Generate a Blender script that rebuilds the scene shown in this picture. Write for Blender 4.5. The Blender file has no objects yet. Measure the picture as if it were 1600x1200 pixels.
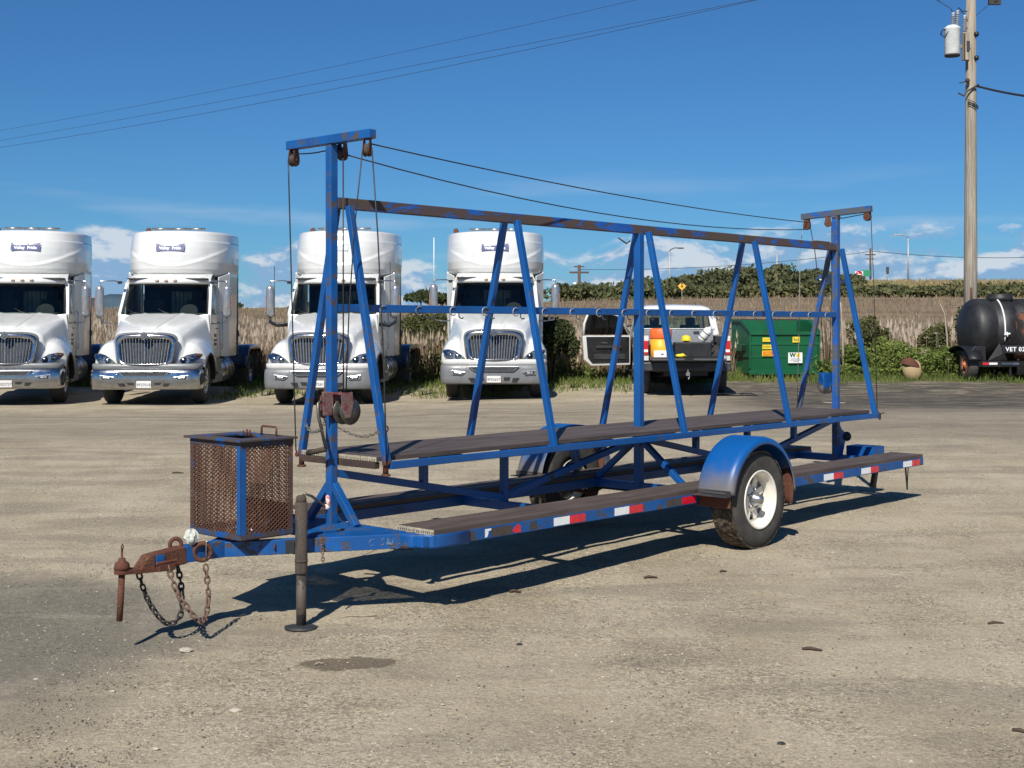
import bpy, math, random
import numpy as np
from mathutils import Vector, Matrix
random.seed(7); rng = np.random.default_rng(7)
R = math.radians
scn = bpy.context.scene
COL = scn.collection

# ------------------------------------------------------------------ camera
CAM_H = 1.58
cam_d = bpy.data.cameras.new('camera')
cam = bpy.data.objects.new('camera', cam_d); COL.objects.link(cam)
cam.location = (0, 0, CAM_H); cam.rotation_euler = (R(90), 0, 0)
cam_d.sensor_width = 36; cam_d.lens = 36*2070/1600; cam_d.shift_y = -89/1600
cam_d.clip_start = .1; cam_d.clip_end = 9000
scn.camera = cam

# ------------------------------------------------------------------ light
SUN_EL, SUN_AZ = 43.6, 15.0                    # light travels towards (sin az, cos az)
sd = bpy.data.lights.new('sun', 'SUN'); sun = bpy.data.objects.new('sun', sd); COL.objects.link(sun)
sd.energy = 5.0; sd.angle = R(.5); sd.color = (1, .955, .88)
tr = Vector((math.sin(R(SUN_AZ))*math.cos(R(SUN_EL)), math.cos(R(SUN_AZ))*math.cos(R(SUN_EL)), -math.sin(R(SUN_EL))))
sun.rotation_euler = tr.to_track_quat('-Z', 'Y').to_euler()
sun.location = (-5, -20, 20)
scn.view_settings.view_transform = 'Standard'; scn.view_settings.look = 'None'
scn.view_settings.exposure = .22; scn.view_settings.gamma = 1; scn.view_settings.use_curve_mapping = False

world = bpy.data.worlds.new('World'); scn.world = world; world.use_nodes = True
def NT(nt):
    nt.nodes.clear()
    def N(t, **k):
        n = nt.nodes.new(t)
        for a, b in k.items(): setattr(n, a, b)
        return n
    def Lk(a, b): nt.links.new(a, b)
    def M(op, a, b=None, c=None, clamp=False):
        n = nt.nodes.new('ShaderNodeMath'); n.operation = op; n.use_clamp = clamp
        for i, x in enumerate((a, b, c)):
            if x is None: continue
            if isinstance(x, (int, float)): n.inputs[i].default_value = x
            else: nt.links.new(x, n.inputs[i])
        return n.outputs[0]
    return N, Lk, M
def smooth(M, x, a, b):
    t = M('DIVIDE', M('SUBTRACT', x, a), b-a, clamp=True)
    return M('MULTIPLY', M('MULTIPLY', t, t), M('SUBTRACT', 3.0, M('MULTIPLY', t, 2.0)))
N, Lk, M = NT(world.node_tree)
sky = N('ShaderNodeTexSky', sky_type='NISHITA'); sky.sun_disc = False
sky.sun_elevation = R(SUN_EL); sky.sun_rotation = R(180+SUN_AZ); sky.altitude = 300
sky.air_density = 1.0; sky.dust_density = .15; sky.ozone_density = 5.0
tc = N('ShaderNodeTexCoord'); sp = N('ShaderNodeSeparateXYZ'); Lk(tc.outputs['Generated'], sp.inputs[0])
az = M('ARCTAN2', sp.outputs[0], sp.outputs[1]); el = M('ARCSINE', sp.outputs[2])
def cloud(del_, scale=13.0, seed=3.7):
    c = N('ShaderNodeCombineXYZ')
    Lk(M('MULTIPLY', az, 1.0), c.inputs[0]); Lk(M('MULTIPLY', M('ADD', el, del_), 2.3), c.inputs[1]); c.inputs[2].default_value = seed
    n = N('ShaderNodeTexNoise'); n.inputs['Scale'].default_value = scale; n.inputs['Detail'].default_value = 9
    n.inputs['Roughness'].default_value = .58; n.inputs['Distortion'].default_value = .25
    Lk(c.outputs[0], n.inputs['Vector']); return n.outputs[0]
def gauss(a0, e0, sa, se):
    p = M('POWER', M('DIVIDE', M('SUBTRACT', az, a0), sa), 2.0); q = M('POWER', M('DIVIDE', M('SUBTRACT', el, e0), se), 2.0)
    return M('EXPONENT', M('MULTIPLY', M('ADD', p, q), -1.0))
band = M('MULTIPLY', M('SUBTRACT', 1.0, smooth(M, el, .030, .105)), .29)
left = M('MULTIPLY', gauss(-.29, .040, .036, .036), .60)
rightm = M('MULTIPLY', gauss(.33, .062, .17, .030), .12)
leftoff = M('MULTIPLY', gauss(-.20, .085, .12, .03), -.12)
mask = M('ADD', M('ADD', band, left), M('ADD', rightm, leftoff))
n0 = cloud(0); n1 = cloud(.010); nbig = cloud(.0, 2.6, 9.1)
base = M('ADD', mask, M('MULTIPLY', M('SUBTRACT', nbig, .5), .45))
d0 = M('ADD', n0, base); d1 = M('ADD', n1, base)
dens = smooth(M, d0, .66, .80)
lit = smooth(M, M('SUBTRACT', d0, d1), -.012, .085)
# thin high wisps
cw = N('ShaderNodeCombineXYZ'); Lk(M('MULTIPLY', az, 3.0), cw.inputs[0]); Lk(M('MULTIPLY', el, 26.0), cw.inputs[1]); cw.inputs[2].default_value = 1.3
nw = N('ShaderNodeTexNoise'); nw.inputs['Scale'].default_value = 1.6; nw.inputs['Detail'].default_value = 6; Lk(cw.outputs[0], nw.inputs['Vector'])
wisp = M('MULTIPLY', M('MULTIPLY', smooth(M, nw.outputs[0], .52, .75), smooth(M, el, .02, .06)), M('MULTIPLY', M('SUBTRACT', 1.0, smooth(M, el, .075, .13)), .42))
mixc = N('ShaderNodeMix', data_type='RGBA'); Lk(lit, mixc.inputs[0])
mixc.inputs[6].default_value = (4.4, 7.2, 11.2, 1); mixc.inputs[7].default_value = (11.5, 12.4, 13.6, 1)
m1 = N('ShaderNodeMix', data_type='RGBA'); Lk(wisp, m1.inputs[0]); m1.inputs[7].default_value = (7.6, 10.0, 13.0, 1)
tint = N('ShaderNodeMix', data_type='RGBA', blend_type='MULTIPLY'); tint.inputs[0].default_value = 1; tint.inputs[7].default_value = (.50, .97, 1.38, 1)
Lk(sky.outputs[0], tint.inputs[6]); Lk(tint.outputs[2], m1.inputs[6])
m2 = N('ShaderNodeMix', data_type='RGBA'); Lk(M('MULTIPLY', dens, M('MULTIPLY', M('SUBTRACT', 1.0, smooth(M, el, .105, .145)), .85)), m2.inputs[0]); Lk(m1.outputs[2], m2.inputs[6]); Lk(mixc.outputs[2], m2.inputs[7])
bg = N('ShaderNodeBackground'); bg.inputs[1].default_value = .05; Lk(m2.outputs[2], bg.inputs[0])
wo = N('ShaderNodeOutputWorld'); Lk(bg.outputs[0], wo.inputs[0])

# ------------------------------------------------------------------ materials
def pbsdf(nt, N, Lk, col=None, rough=.6, metal=0, coat=0, spec=.5):
    b = N('ShaderNodeBsdfPrincipled'); o = N('ShaderNodeOutputMaterial'); Lk(b.outputs[0], o.inputs[0])
    if col is not None:
        if isinstance(col, tuple): b.inputs['Base Color'].default_value = (*col, 1)
        else: Lk(col, b.inputs['Base Color'])
    b.inputs['Roughness'].default_value = rough; b.inputs['Metallic'].default_value = metal
    b.inputs['Coat Weight'].default_value = coat; b.inputs['Specular IOR Level'].default_value = spec
    return b
def ramp(N, Lk, fac, stops):
    r = N('ShaderNodeValToRGB'); Lk(fac, r.inputs[0]); e = r.color_ramp.elements
    while len(e) < len(stops): e.new(.5)
    for i, (p, c) in enumerate(stops):
        e[i].position = p; e[i].color = (*c, 1) if isinstance(c, tuple) else (c, c, c, 1)
    return r.outputs[0]
def noise(N, Lk, vec, scale, detail=5, rough=.6, dist=0, sc=None):
    n = N('ShaderNodeTexNoise'); n.inputs['Scale'].default_value = scale; n.inputs['Detail'].default_value = detail
    n.inputs['Roughness'].default_value = rough; n.inputs['Distortion'].default_value = dist
    if sc:
        mp = N('ShaderNodeMapping'); mp.inputs['Scale'].default_value = sc; Lk(vec, mp.inputs['Vector']); vec = mp.outputs[0]
    Lk(vec, n.inputs['Vector']); return n.outputs[0]
def mix(N, Lk, f, a, b, blend='MIX'):
    m = N('ShaderNodeMix', data_type='RGBA', blend_type=blend)
    for i, x in ((0, f), (6, a), (7, b)):
        if isinstance(x, (int, float)): m.inputs[i].default_value = x if i == 0 else (x, x, x, 1)
        elif isinstance(x, tuple): m.inputs[i].default_value = (*x, 1)
        else: Lk(x, m.inputs[i])
    return m.outputs[2]
def bump(N, Lk, b, h, strength=.3, dist=.01):
    n = N('ShaderNodeBump'); n.inputs['Strength'].default_value = strength; n.inputs['Distance'].default_value = dist
    Lk(h, n.inputs['Height']); Lk(n.outputs[0], b.inputs['Normal'])
def newmat(name):
    m = bpy.data.materials.new(name); m.use_nodes = True
    N, Lk, M = NT(m.node_tree); tc = N('ShaderNodeTexCoord')
    return m, N, Lk, M, tc.outputs['Object']
def worn(name, paint, under, amount, rough=.45, scale=7, streak=(1, 1, 1), under2=None, spec=.5):
    m, N, Lk, M, v = newmat(name)
    a = noise(N, Lk, v, scale, 8, .68, .6, streak); b = noise(N, Lk, v, scale*.28, 3, .5); c = noise(N, Lk, v, scale*9, 4, .6)
    s = M('ADD', M('ADD', M('MULTIPLY', a, .62), M('MULTIPLY', b, .30)), M('MULTIPLY', c, .10))
    f = smooth(M, s, .60-amount*.16, .635-amount*.16)
    pv = mix(N, Lk, smooth(M, b, .35, .7), tuple(x*.82 for x in paint), tuple(min(1, x*1.12) for x in paint))
    uv = mix(N, Lk, smooth(M, c, .35, .65), under, under2 or tuple(x*.6 for x in under))
    bs = pbsdf(m, N, Lk, mix(N, Lk, f, pv, uv), rough, spec=spec)
    Lk(M('ADD', M('MULTIPLY', f, .35), rough), bs.inputs['Roughness'])
    bump(N, Lk, bs, M('ADD', M('MULTIPLY', f, -1.0), M('MULTIPLY', c, .35)), .35, .003)
    return m
def plain(name, col, rough=.5, metal=0, coat=0, var=.12, scale=6, bmp=0, spec=.5, bscale=60):
    m, N, Lk, M, v = newmat(name)
    a = noise(N, Lk, v, scale, 6, .6)
    k = smooth(M, a, .3, .7)
    c = mix(N, Lk, k, tuple(x*(1-var) for x in col), tuple(min(1, x*(1+var)) for x in col))
    b = pbsdf(m, N, Lk, c, rough, metal, coat, spec)
    Lk(M('ADD', M('MULTIPLY', k, rough*.25), rough*.88), b.inputs['Roughness'])
    if bmp: bump(N, Lk, b, noise(N, Lk, v, bscale, 4, .6), bmp, .004)
    return m
MAT = {}
BLUE = (.003, .080, .285)
MAT['blue'] = worn('blue_paint', BLUE, (.085, .068, .06), .12, .42, 6)
MAT['blue_worn'] = worn('blue_paint_worn', BLUE, (.085, .062, .052), .34, .5, 17, under2=(.05, .045, .048))
MAT['blue_top'] = worn('blue_paint_rusting', (.008, .10, .42), (.085, .05, .037), .86, .55, 17, (.22, 1, 1), under2=(.06, .05, .05))
MAT['blue_rusty'] = worn('blue_paint_rusty', BLUE, (.075, .048, .038), .95, .6, 13, under2=(.04, .036, .04))
MAT['blue_grey'] = worn('blue_paint_greyed', (.012, .09, .34), (.085, .095, .11), .62, .5, 12, under2=(.06, .07, .09))
MAT['rust'] = worn('rust', (.115, .045, .028), (.055, .03, .024), .5, .8, 10, under2=(.16, .07, .04), spec=.25)
MAT['mesh_rust'] = worn('mesh_rust', (.115, .058, .040), (.075, .05, .042), .5, .8, 6, under2=(.2, .10, .06), spec=.25)
MAT['steel_dark'] = worn('dark_steel', (.03, .032, .034), (.085, .062, .048), .45, .6, 9)
MAT['jack'] = worn('jack_paint', (.030, .034, .034), (.085, .064, .048), .75, .6, 14, (1, 1, .3))
MAT['jack_dirty'] = worn('jack_leg_paint', (.10, .08, .062), (.04, .036, .032), .5, .7, 12)
MAT['cable'] = plain('steel_cable', (.035, .033, .034), .5, .3)
MAT['cable_light'] = plain('pale_cable', (.25, .25, .24), .5)
MAT['chainr'] = worn('chain_rust', (.15, .085, .06), (.07, .045, .035), .5, .7, 25, under2=(.2, .14, .11))
MAT['chaind'] = plain('chain_dark', (.03, .028, .027), .6, .2)
MAT['chainz'] = plain('chain_zinc', (.20, .18, .14), .5, .4)
MAT['redpaint'] = worn('red_winch_paint', (.17, .030, .032), (.08, .05, .045), .85, .65, 22, under2=(.24, .14, .13))
MAT['pink'] = worn('pink_plastic', (.62, .10, .12), (.75, .55, .52), .7, .5, 40, under2=(.8, .7, .68))
MAT['hookz'] = plain('hook_zinc', (.30, .30, .29), .5, .3)
MAT['zinc'] = plain('zinc_steel', (.13, .12, .10), .4, .75, var=.25, scale=20)
MAT['steel'] = plain('bare_steel', (.36, .35, .33), .35, .8, var=.15)
MAT['rubber'] = plain('rubber', (.028, .028, .029), .75, var=.25, scale=14, bmp=.25)
MAT['rubber_dusty'] = plain('rubber_dusty', (.052, .048, .042), .85, var=.3, scale=10, bmp=.3)
m, N, Lk, M, v = newmat('muddy_tread')
a = noise(N, Lk, v, 34, 7, .7); b_ = noise(N, Lk, v, 9, 3, .5)
b = pbsdf(m, N, Lk, ramp(N, Lk, M('ADD', M('MULTIPLY', a, .75), M('MULTIPLY', b_, .25)), [(.38, (.022, .02, .018)), (.50, (.07, .056, .042)), (.62, (.20, .165, .12))]), .92, spec=.2)
bump(N, Lk, b, a, .9, .012); MAT['tread'] = m
m, N, Lk, M, v = newmat('composite_board')
g = noise(N, Lk, v, 1.0, 5, .65, 0, (1.3, 150, 40)); g2 = noise(N, Lk, v, 1.0, 4, .6, 0, (2.2, 9, 9)); sp2 = noise(N, Lk, v, 120, 3, .7)
c = mix(N, Lk, smooth(M, g2, .3, .72), (.072, .052, .044), (.118, .093, .082))
c = mix(N, Lk, M('MULTIPLY', smooth(M, g, .35, .7), .45), c, (.052, .041, .038))
c = mix(N, Lk, M('MULTIPLY', smooth(M, sp2, .66, .75), .5), c, (.27, .23, .19))
b = pbsdf(m, N, Lk, c, .72, spec=.3); bump(N, Lk, b, g, .35, .003); MAT['board'] = m
MAT['board_end'] = plain('board_cut_end', (.36, .32, .24), .85, var=.3, scale=40)
MAT['tape_red'] = plain('red_reflective_tape', (.60, .012, .03), .25, coat=.5, var=.15, scale=20)
MAT['tape_white'] = plain('white_reflective_tape', (.78, .80, .80), .3, coat=.5, var=.06, scale=40)
MAT['rim_white'] = plain('white_wheel_paint', (.74, .70, .60), .32, coat=.4, var=.08)
MAT['black'] = plain('black', (.012, .012, .013), .5, var=.2)
MAT['blackgloss'] = plain('black_gloss', (.012, .013, .016), .15, coat=.5, var=.2)
MAT['navygloss'] = plain('navy_fender_gloss', (.012, .022, .05), .16, coat=.6, var=.2)
MAT['plastic_dark'] = plain('dark_plastic', (.035, .037, .04), .5, var=.2)
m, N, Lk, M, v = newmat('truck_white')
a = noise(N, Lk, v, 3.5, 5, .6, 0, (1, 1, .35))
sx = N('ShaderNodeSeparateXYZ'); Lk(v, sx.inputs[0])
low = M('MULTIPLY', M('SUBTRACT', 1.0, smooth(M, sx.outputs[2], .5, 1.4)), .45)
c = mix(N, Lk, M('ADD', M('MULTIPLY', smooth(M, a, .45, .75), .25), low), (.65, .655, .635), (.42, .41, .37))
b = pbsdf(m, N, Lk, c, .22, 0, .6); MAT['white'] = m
MAT['chrome'] = plain('chrome', (.43, .44, .46), .18, 1, var=.12, scale=9)
MAT['chrome_dull'] = plain('chrome_dull', (.42, .43, .45), .28, .9, var=.15, scale=12)
MAT['bumper_grey'] = plain('bumper_grey', (.17, .175, .18), .42, .1, var=.1)
MAT['silver_mirror'] = plain('mirror_shell', (.34, .35, .36), .3, .6, var=.1)
MAT['amber'] = plain('amber_lens', (.75, .22, .03), .3, coat=.4)
MAT['clear_lens'] = plain('marker_lens', (.70, .45, .30), .3, coat=.4)
MAT['red_lens'] = plain('red_lens', (.45, .01, .015), .2, coat=.6)
MAT['headlamp'] = plain('headlamp_inner', (.55, .56, .57), .18, .8, var=.5, scale=18)
MAT['decal_blue'] = plain('decal_blue', (.02, .035, .16), .4)
MAT['decal_pale'] = plain('decal_faded', (.45, .56, .62), .4)
MAT['decal_white'] = plain('decal_white', (.8, .8, .8), .4, var=.03)
MAT['decal_dark'] = plain('decal_dark', (.06, .06, .06), .5)
MAT['plate'] = plain('plate_white', (.66, .64, .60), .45, var=.08, scale=30)
MAT['plate_ink'] = plain('plate_ink', (.04, .05, .12), .5)
MAT['interior'] = plain('cab_interior', (.05, .052, .055), .8)
MAT['rear_daylight_strip'] = plain('rear_daylight_pale', (.75, .85, .85), .8, var=.2)  # pale colour stands in for the brightness of the cab's rear window
MAT['dash'] = plain('dashboard', (.12, .125, .115), .7)
def glass(name, tint, refl=.9):
    m, N, Lk, M, v = newmat(name)
    t = N('ShaderNodeBsdfTransparent'); t.inputs[0].default_value = (*tint, 1)
    g = N('ShaderNodeBsdfGlossy'); g.inputs['Roughness'].default_value = .03; g.inputs[0].default_value = (refl, refl, refl, 1)
    fr = N('ShaderNodeFresnel'); fr.inputs[0].default_value = 1.5
    ms = N('ShaderNodeMixShader'); Lk(M('MULTIPLY', fr.outputs[0], 1.0), ms.inputs[0]); Lk(t.outputs[0], ms.inputs[1]); Lk(g.outputs[0], ms.inputs[2])
    o = N('ShaderNodeOutputMaterial'); Lk(ms.outputs[0], o.inputs[0]); return m
MAT['glass'] = glass('windscreen_glass', (.62, .72, .69))
MAT['glass_clear'] = glass('lens_glass', (.85, .87, .88), .5)
MAT['green'] = worn('dumpster_green', (.006, .105, .040), (.03, .06, .035), .25, .45, 4)
MAT['yellow'] = plain('sticker_yellow', (.80, .60, .03), .5)
MAT['orange'] = plain('orange_plastic', (.75, .14, .025), .45)
MAT['coolery'] = plain('cooler_yellow', (.80, .38, .02), .45)
MAT['sticker_white'] = plain('sticker_white', (.75, .76, .74), .5, var=.05)
MAT['sticker_pale'] = plain('pale_rag', (.50, .52, .46), .8, var=.3, scale=30)
MAT['scratch'] = plain('scratched_steel', (.22, .28, .36), .6, var=.5, scale=60)
MAT['residue'] = worn('tape_residue', (.06, .05, .042), (.085, .06, .045), .5, .8, 30)
MAT['joist_dark'] = worn('dark_rusty_joist', (.045, .030, .025), (.09, .05, .035), .4, .8, 20)
MAT['alu'] = plain('aluminium', (.42, .43, .43), .35, .6, var=.15, scale=30, bmp=.2)
MAT['grille_metal'] = plain('grille_metal', (.24, .245, .25), .3, .9, var=.1)
MAT['tank'] = plain('black_poly', (.016, .016, .017), .55, var=.4, scale=3, bmp=.6, bscale=9)
MAT['tankrust'] = worn('tank_rust', (.03, .028, .028), (.20, .075, .04), .6, .6, 5)
MAT['orangerust'] = plain('orange_hub', (.48, .17, .08), .6, var=.3, scale=20)
m, N, Lk, M, v = newmat('weathered_pole_wood')
g = noise(N, Lk, v, 1, 8, .7, .2, (26, 26, .8)); g2 = noise(N, Lk, v, 1, 4, .6, 0, (3, 3, .5))
c = mix(N, Lk, smooth(M, g, .3, .72), (.17, .15, .12), (.46, .41, .33)); c = mix(N, Lk, M('MULTIPLY', smooth(M, g2, .4, .7), .4), c, (.22, .17, .11))
b = pbsdf(m, N, Lk, c, .85, spec=.2); bump(N, Lk, b, g, .7, .02); MAT['wood'] = m
MAT['galv'] = plain('galvanised', (.40, .40, .39), .5, .3)
MAT['trans_grey'] = plain('transformer_white', (.62, .64, .62), .4)
MAT['porcelain'] = plain('porcelain', (.30, .32, .35), .25, coat=.5)
MAT['sign_yellow'] = plain('road_sign_orange', (.85, .42, .04), .5)
MAT['sign_green'] = plain('road_sign_green', (.03, .25, .12), .5)
MAT['tan'] = worn('tan_stone', (.46, .34, .19), (.55, .42, .22), .6, .9, 7, under2=(.3, .2, .1), spec=.2)
MAT['stone'] = plain('pale_stone', (.40, .36, .29), .9, var=.2, scale=30, bmp=.3)
MAT['gravel_dark'] = plain('dark_gravel', (.10, .09, .075), .9, var=.4, scale=9)
MAT['stick'] = plain('dark_stick', (.07, .045, .03), .9, var=.3, scale=30)
def leaf(name, a, b_, trans=.25, scale=.7):
    m, N, Lk, M, v = newmat(name)
    n1 = noise(N, Lk, v, scale, 4, .6); n2 = noise(N, Lk, v, scale*14, 2, .6)
    c = mix(N, Lk, smooth(M, M('ADD', M('MULTIPLY', n1, .6), M('MULTIPLY', n2, .4)), .36, .64), a, b_)
    bs = pbsdf(m, N, Lk, c, .75, spec=.2)
    tr_ = N('ShaderNodeBsdfTranslucent'); Lk(c, tr_.inputs[0]); ms = N('ShaderNodeMixShader'); ms.inputs[0].default_value = trans
    Lk(bs.outputs[0], ms.inputs[1]); Lk(tr_.outputs[0], ms.inputs[2])
    o = [n for n in m.node_tree.nodes if n.type == 'OUTPUT_MATERIAL'][0]; Lk(ms.outputs[0], o.inputs[0]); return m
MAT['reed'] = leaf('dry_reed', (.20, .135, .08), (.36, .27, .175), .2, .25)
MAT['plume'] = leaf('reed_plume', (.42, .34, .25), (.60, .51, .40), .3, .4)
MAT['drygrass'] = leaf('dry_grass', (.26, .20, .10), (.40, .32, .17), .25, .2)
MAT['grass'] = leaf('green_grass', (.075, .115, .025), (.19, .22, .06), .3, .5)
MAT['weed'] = leaf('green_weed', (.07, .11, .024), (.25, .30, .075), .3, 1.6)
MAT['bush_dark'] = leaf('bush_dark', (.028, .042, .016), (.075, .09, .03), .2, .9)
MAT['bush_mid'] = leaf('bush_mid', (.07, .085, .03), (.17, .16, .06), .25, .8)
MAT['bush_far'] = leaf('bush_far', (.060, .080, .034), (.155, .15, .068), .2, .12)
MAT['twig'] = plain('twig', (.09, .065, .045), .9)
# ---- ground
m, N, Lk, M, v = newmat('yard_dirt')
sx = N('ShaderNodeSeparateXYZ'); Lk(v, sx.inputs[0]); X, Y = sx.outputs[0], sx.outputs[1]
big = noise(N, Lk, v, .22, 5, .6, .4); med = noise(N, Lk, v, 1.3, 7, .65, .2, (1, .55, 1)); fine = noise(N, Lk, v, 26, 8, .75); gr = noise(N, Lk, v, 110, 4, .7)
strk = noise(N, Lk, v, 1, 6, .65, .3, (.22, 2.6, 1))
c = mix(N, Lk, smooth(M, med, .32, .70), (.40, .334, .228), (.515, .438, .312))
clus = smooth(M, noise(N, Lk, v, .9, 5, .65, .5), .42, .62)
c = mix(N, Lk, M('MULTIPLY', smooth(M, fine, .42, .62), M('ADD', .22, M('MULTIPLY', clus, .38))), c, (.17, .145, .105))
c = mix(N, Lk, M('MULTIPLY', smooth(M, gr, .60, .70), .55), c, (.12, .108, .092))
c = mix(N, Lk, M('MULTIPLY', smooth(M, M('SUBTRACT', 1.0, gr), .62, .72), .7), c, (.52, .47, .38))
g3 = noise(N, Lk, v, 62, 3, .8); g4 = noise(N, Lk, v, 190, 2, .8)
grit = M('ADD', M('MULTIPLY', g3, .6), M('MULTIPLY', g4, .4))
# grey asphalt grindings patch, front left, with ragged edge
def spot(x0, y0, rx, ry, wob=.9):
    q = M('ADD', M('POWER', M('DIVIDE', M('SUBTRACT', X, x0), rx), 2.0), M('POWER', M('DIVIDE', M('SUBTRACT', Y, y0), ry), 2.0))
    q = M('ADD', q, M('MULTIPLY', M('SUBTRACT', med, .5), wob*3)); q = M('ADD', q, M('MULTIPLY', M('SUBTRACT', big, .5), wob*2))
    return M('SUBTRACT', 1.0, smooth(M, q, .25, 1.55))
grind = mix(N, Lk, smooth(M, fine, .36, .62), (.085, .080, .067), (.215, .198, .160))
grind = mix(N, Lk, smooth(M, gr, .66, .74), grind, (.34, .33, .31))
f1 = spot(-3.0, 7.2, 1.35, 1.35); f2 = spot(-2.6, 5.9, .9, .35)
c = mix(N, Lk, M('MULTIPLY', M('MAXIMUM', f1, M('MULTIPLY', f2, .5)), M('ADD', .55, M('MULTIPLY', smooth(M, g3, .35, .65), .4))), c, grind)
trk = noise(N, Lk, v, 1, 5, .6, .6, (.45, 1.9, 1))
c = mix(N, Lk, M('MULTIPLY', smooth(M, trk, .47, .64), .42), c, (.205, .180, .140))
c = mix(N, Lk, M('MULTIPLY', smooth(M, M('SUBTRACT', 1.0, trk), .52, .66), .25), c, (.50, .44, .33))
# darker driving lane beyond the trailer, streaked, darkest at the right
lane = M('MULTIPLY', smooth(M, M('ADD', Y, M('MULTIPLY', big, 4.0)), 17.5, 21.5), M('SUBTRACT', 1.0, smooth(M, M('ADD', Y, M('MULTIPLY', X, -.22)), 26.5, 28.8)))
lc = mix(N, Lk, smooth(M, strk, .33, .62), (.105, .095, .080), (.24, .205, .155))
lstr = M('ADD', .38, M('MULTIPLY', smooth(M, X, 2.0, 7.0), .15))
c = mix(N, Lk, M('MULTIPLY', lane, lstr), c, lc)
dk = M('MULTIPLY', M('MULTIPLY', smooth(M, X, 3.0, 6.0), smooth(M, M('ADD', Y, M('MULTIPLY', big, 2.0)), 24.8, 27.6)), M('SUBTRACT', 1.0, smooth(M, Y, 33.5, 35.5)))
mott = noise(N, Lk, v, 1, 7, .75, .4, (1.1, 4.5, 1))
c = mix(N, Lk, M('MULTIPLY', dk, M('ADD', .32, M('MULTIPLY', smooth(M, mott, .36, .54), .60))), c, (.050, .045, .040))
c = mix(N, Lk, M('MULTIPLY', M('MULTIPLY', dk, smooth(M, mott, .57, .66)), .6), c, (.22, .19, .15))
st2 = M('MULTIPLY', smooth(M, strk, .52, .66), M('MULTIPLY', smooth(M, Y, 11, 16), .35))
c = mix(N, Lk, st2, c, (.19, .16, .125))
for (yc, wd, am) in ((24.3, .10, .55), (23.4, .14, .3), (20.6, .2, .25), (18.2, .16, .2)):
    yy_ = M('ADD', M('SUBTRACT', Y, yc), M('ADD', M('MULTIPLY', X, -.02), M('MULTIPLY', M('SUBTRACT', big, .5), 1.6)))
    g_ = M('EXPONENT', M('MULTIPLY', M('POWER', M('DIVIDE', yy_, wd), 2.0), -1.0))
    c = mix(N, Lk, M('MULTIPLY', M('MULTIPLY', g_, am), smooth(M, strk, .36, .55)), c, (.07, .062, .055))
gm = M('ADD', M('MULTIPLY', M('SUBTRACT', grit, .5), M('ADD', 2.4, M('MULTIPLY', clus, 2.6))), 1.0)
gmc = N('ShaderNodeCombineXYZ'); [Lk(gm, gmc.inputs[i]) for i in range(3)]
c = mix(N, Lk, 1.0, c, gmc.outputs[0], 'MULTIPLY')
# soil under the vegetation
soil = M('MULTIPLY', smooth(M, Y, 29.5, 33), 1.0)
c = mix(N, Lk, M('MULTIPLY', soil, M('ADD', .0, smooth(M, Y, 33.6, 35.5))), c, mix(N, Lk, smooth(M, med, .35, .65), (.085, .08, .035), (.17, .15, .075)))
fieldc = mix(N, Lk, smooth(M, noise(N, Lk, v, 1, 6, .7, .3, (.05, .35, 1)), .35, .65), (.135, .105, .070), (.235, .185, .12))
c = mix(N, Lk, smooth(M, Y, 44, 50), c, fieldc)
# wet stain
sp_ = M('SUBTRACT', 1.0, smooth(M, M('ADD', M('ADD', M('POWER', M('DIVIDE', M('SUBTRACT', X, M('ADD', -.81, M('MULTIPLY', M('SUBTRACT', Y, 6.6), .5))), .25), 2.0), M('POWER', M('DIVIDE', M('SUBTRACT', Y, 6.6), .12), 2.0)), M('MULTIPLY', M('SUBTRACT', noise(N, Lk, v, 9, 5, .7), .5), 2.2)), .75, 1.05))
c = mix(N, Lk, M('MULTIPLY', sp_, .72), c, (.10, .078, .052))
b = pbsdf(m, N, Lk, c, .93, spec=.18)
hgt = M('ADD', M('ADD', M('MULTIPLY', fine, .8), M('MULTIPLY', grit, .35)), M('MULTIPLY', med, 1.6))
bump(N, Lk, b, hgt, .8, .03)
MAT['ground'] = m
m, N, Lk, M, v = newmat('bank_soil')
a = noise(N, Lk, v, .25, 6, .7)
pbsdf(m, N, Lk, mix(N, Lk, smooth(M, a, .35, .65), (.13, .13, .05), (.33, .27, .13)), .95, spec=.1); MAT['bank'] = m
MAT['road'] = plain('road_edge_concrete', (.36, .31, .25), .9, var=.15, scale=.5)
MAT['hill'] = plain('far_hill', (.055, .085, .11), 1, var=.25, scale=.01, spec=0)

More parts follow.
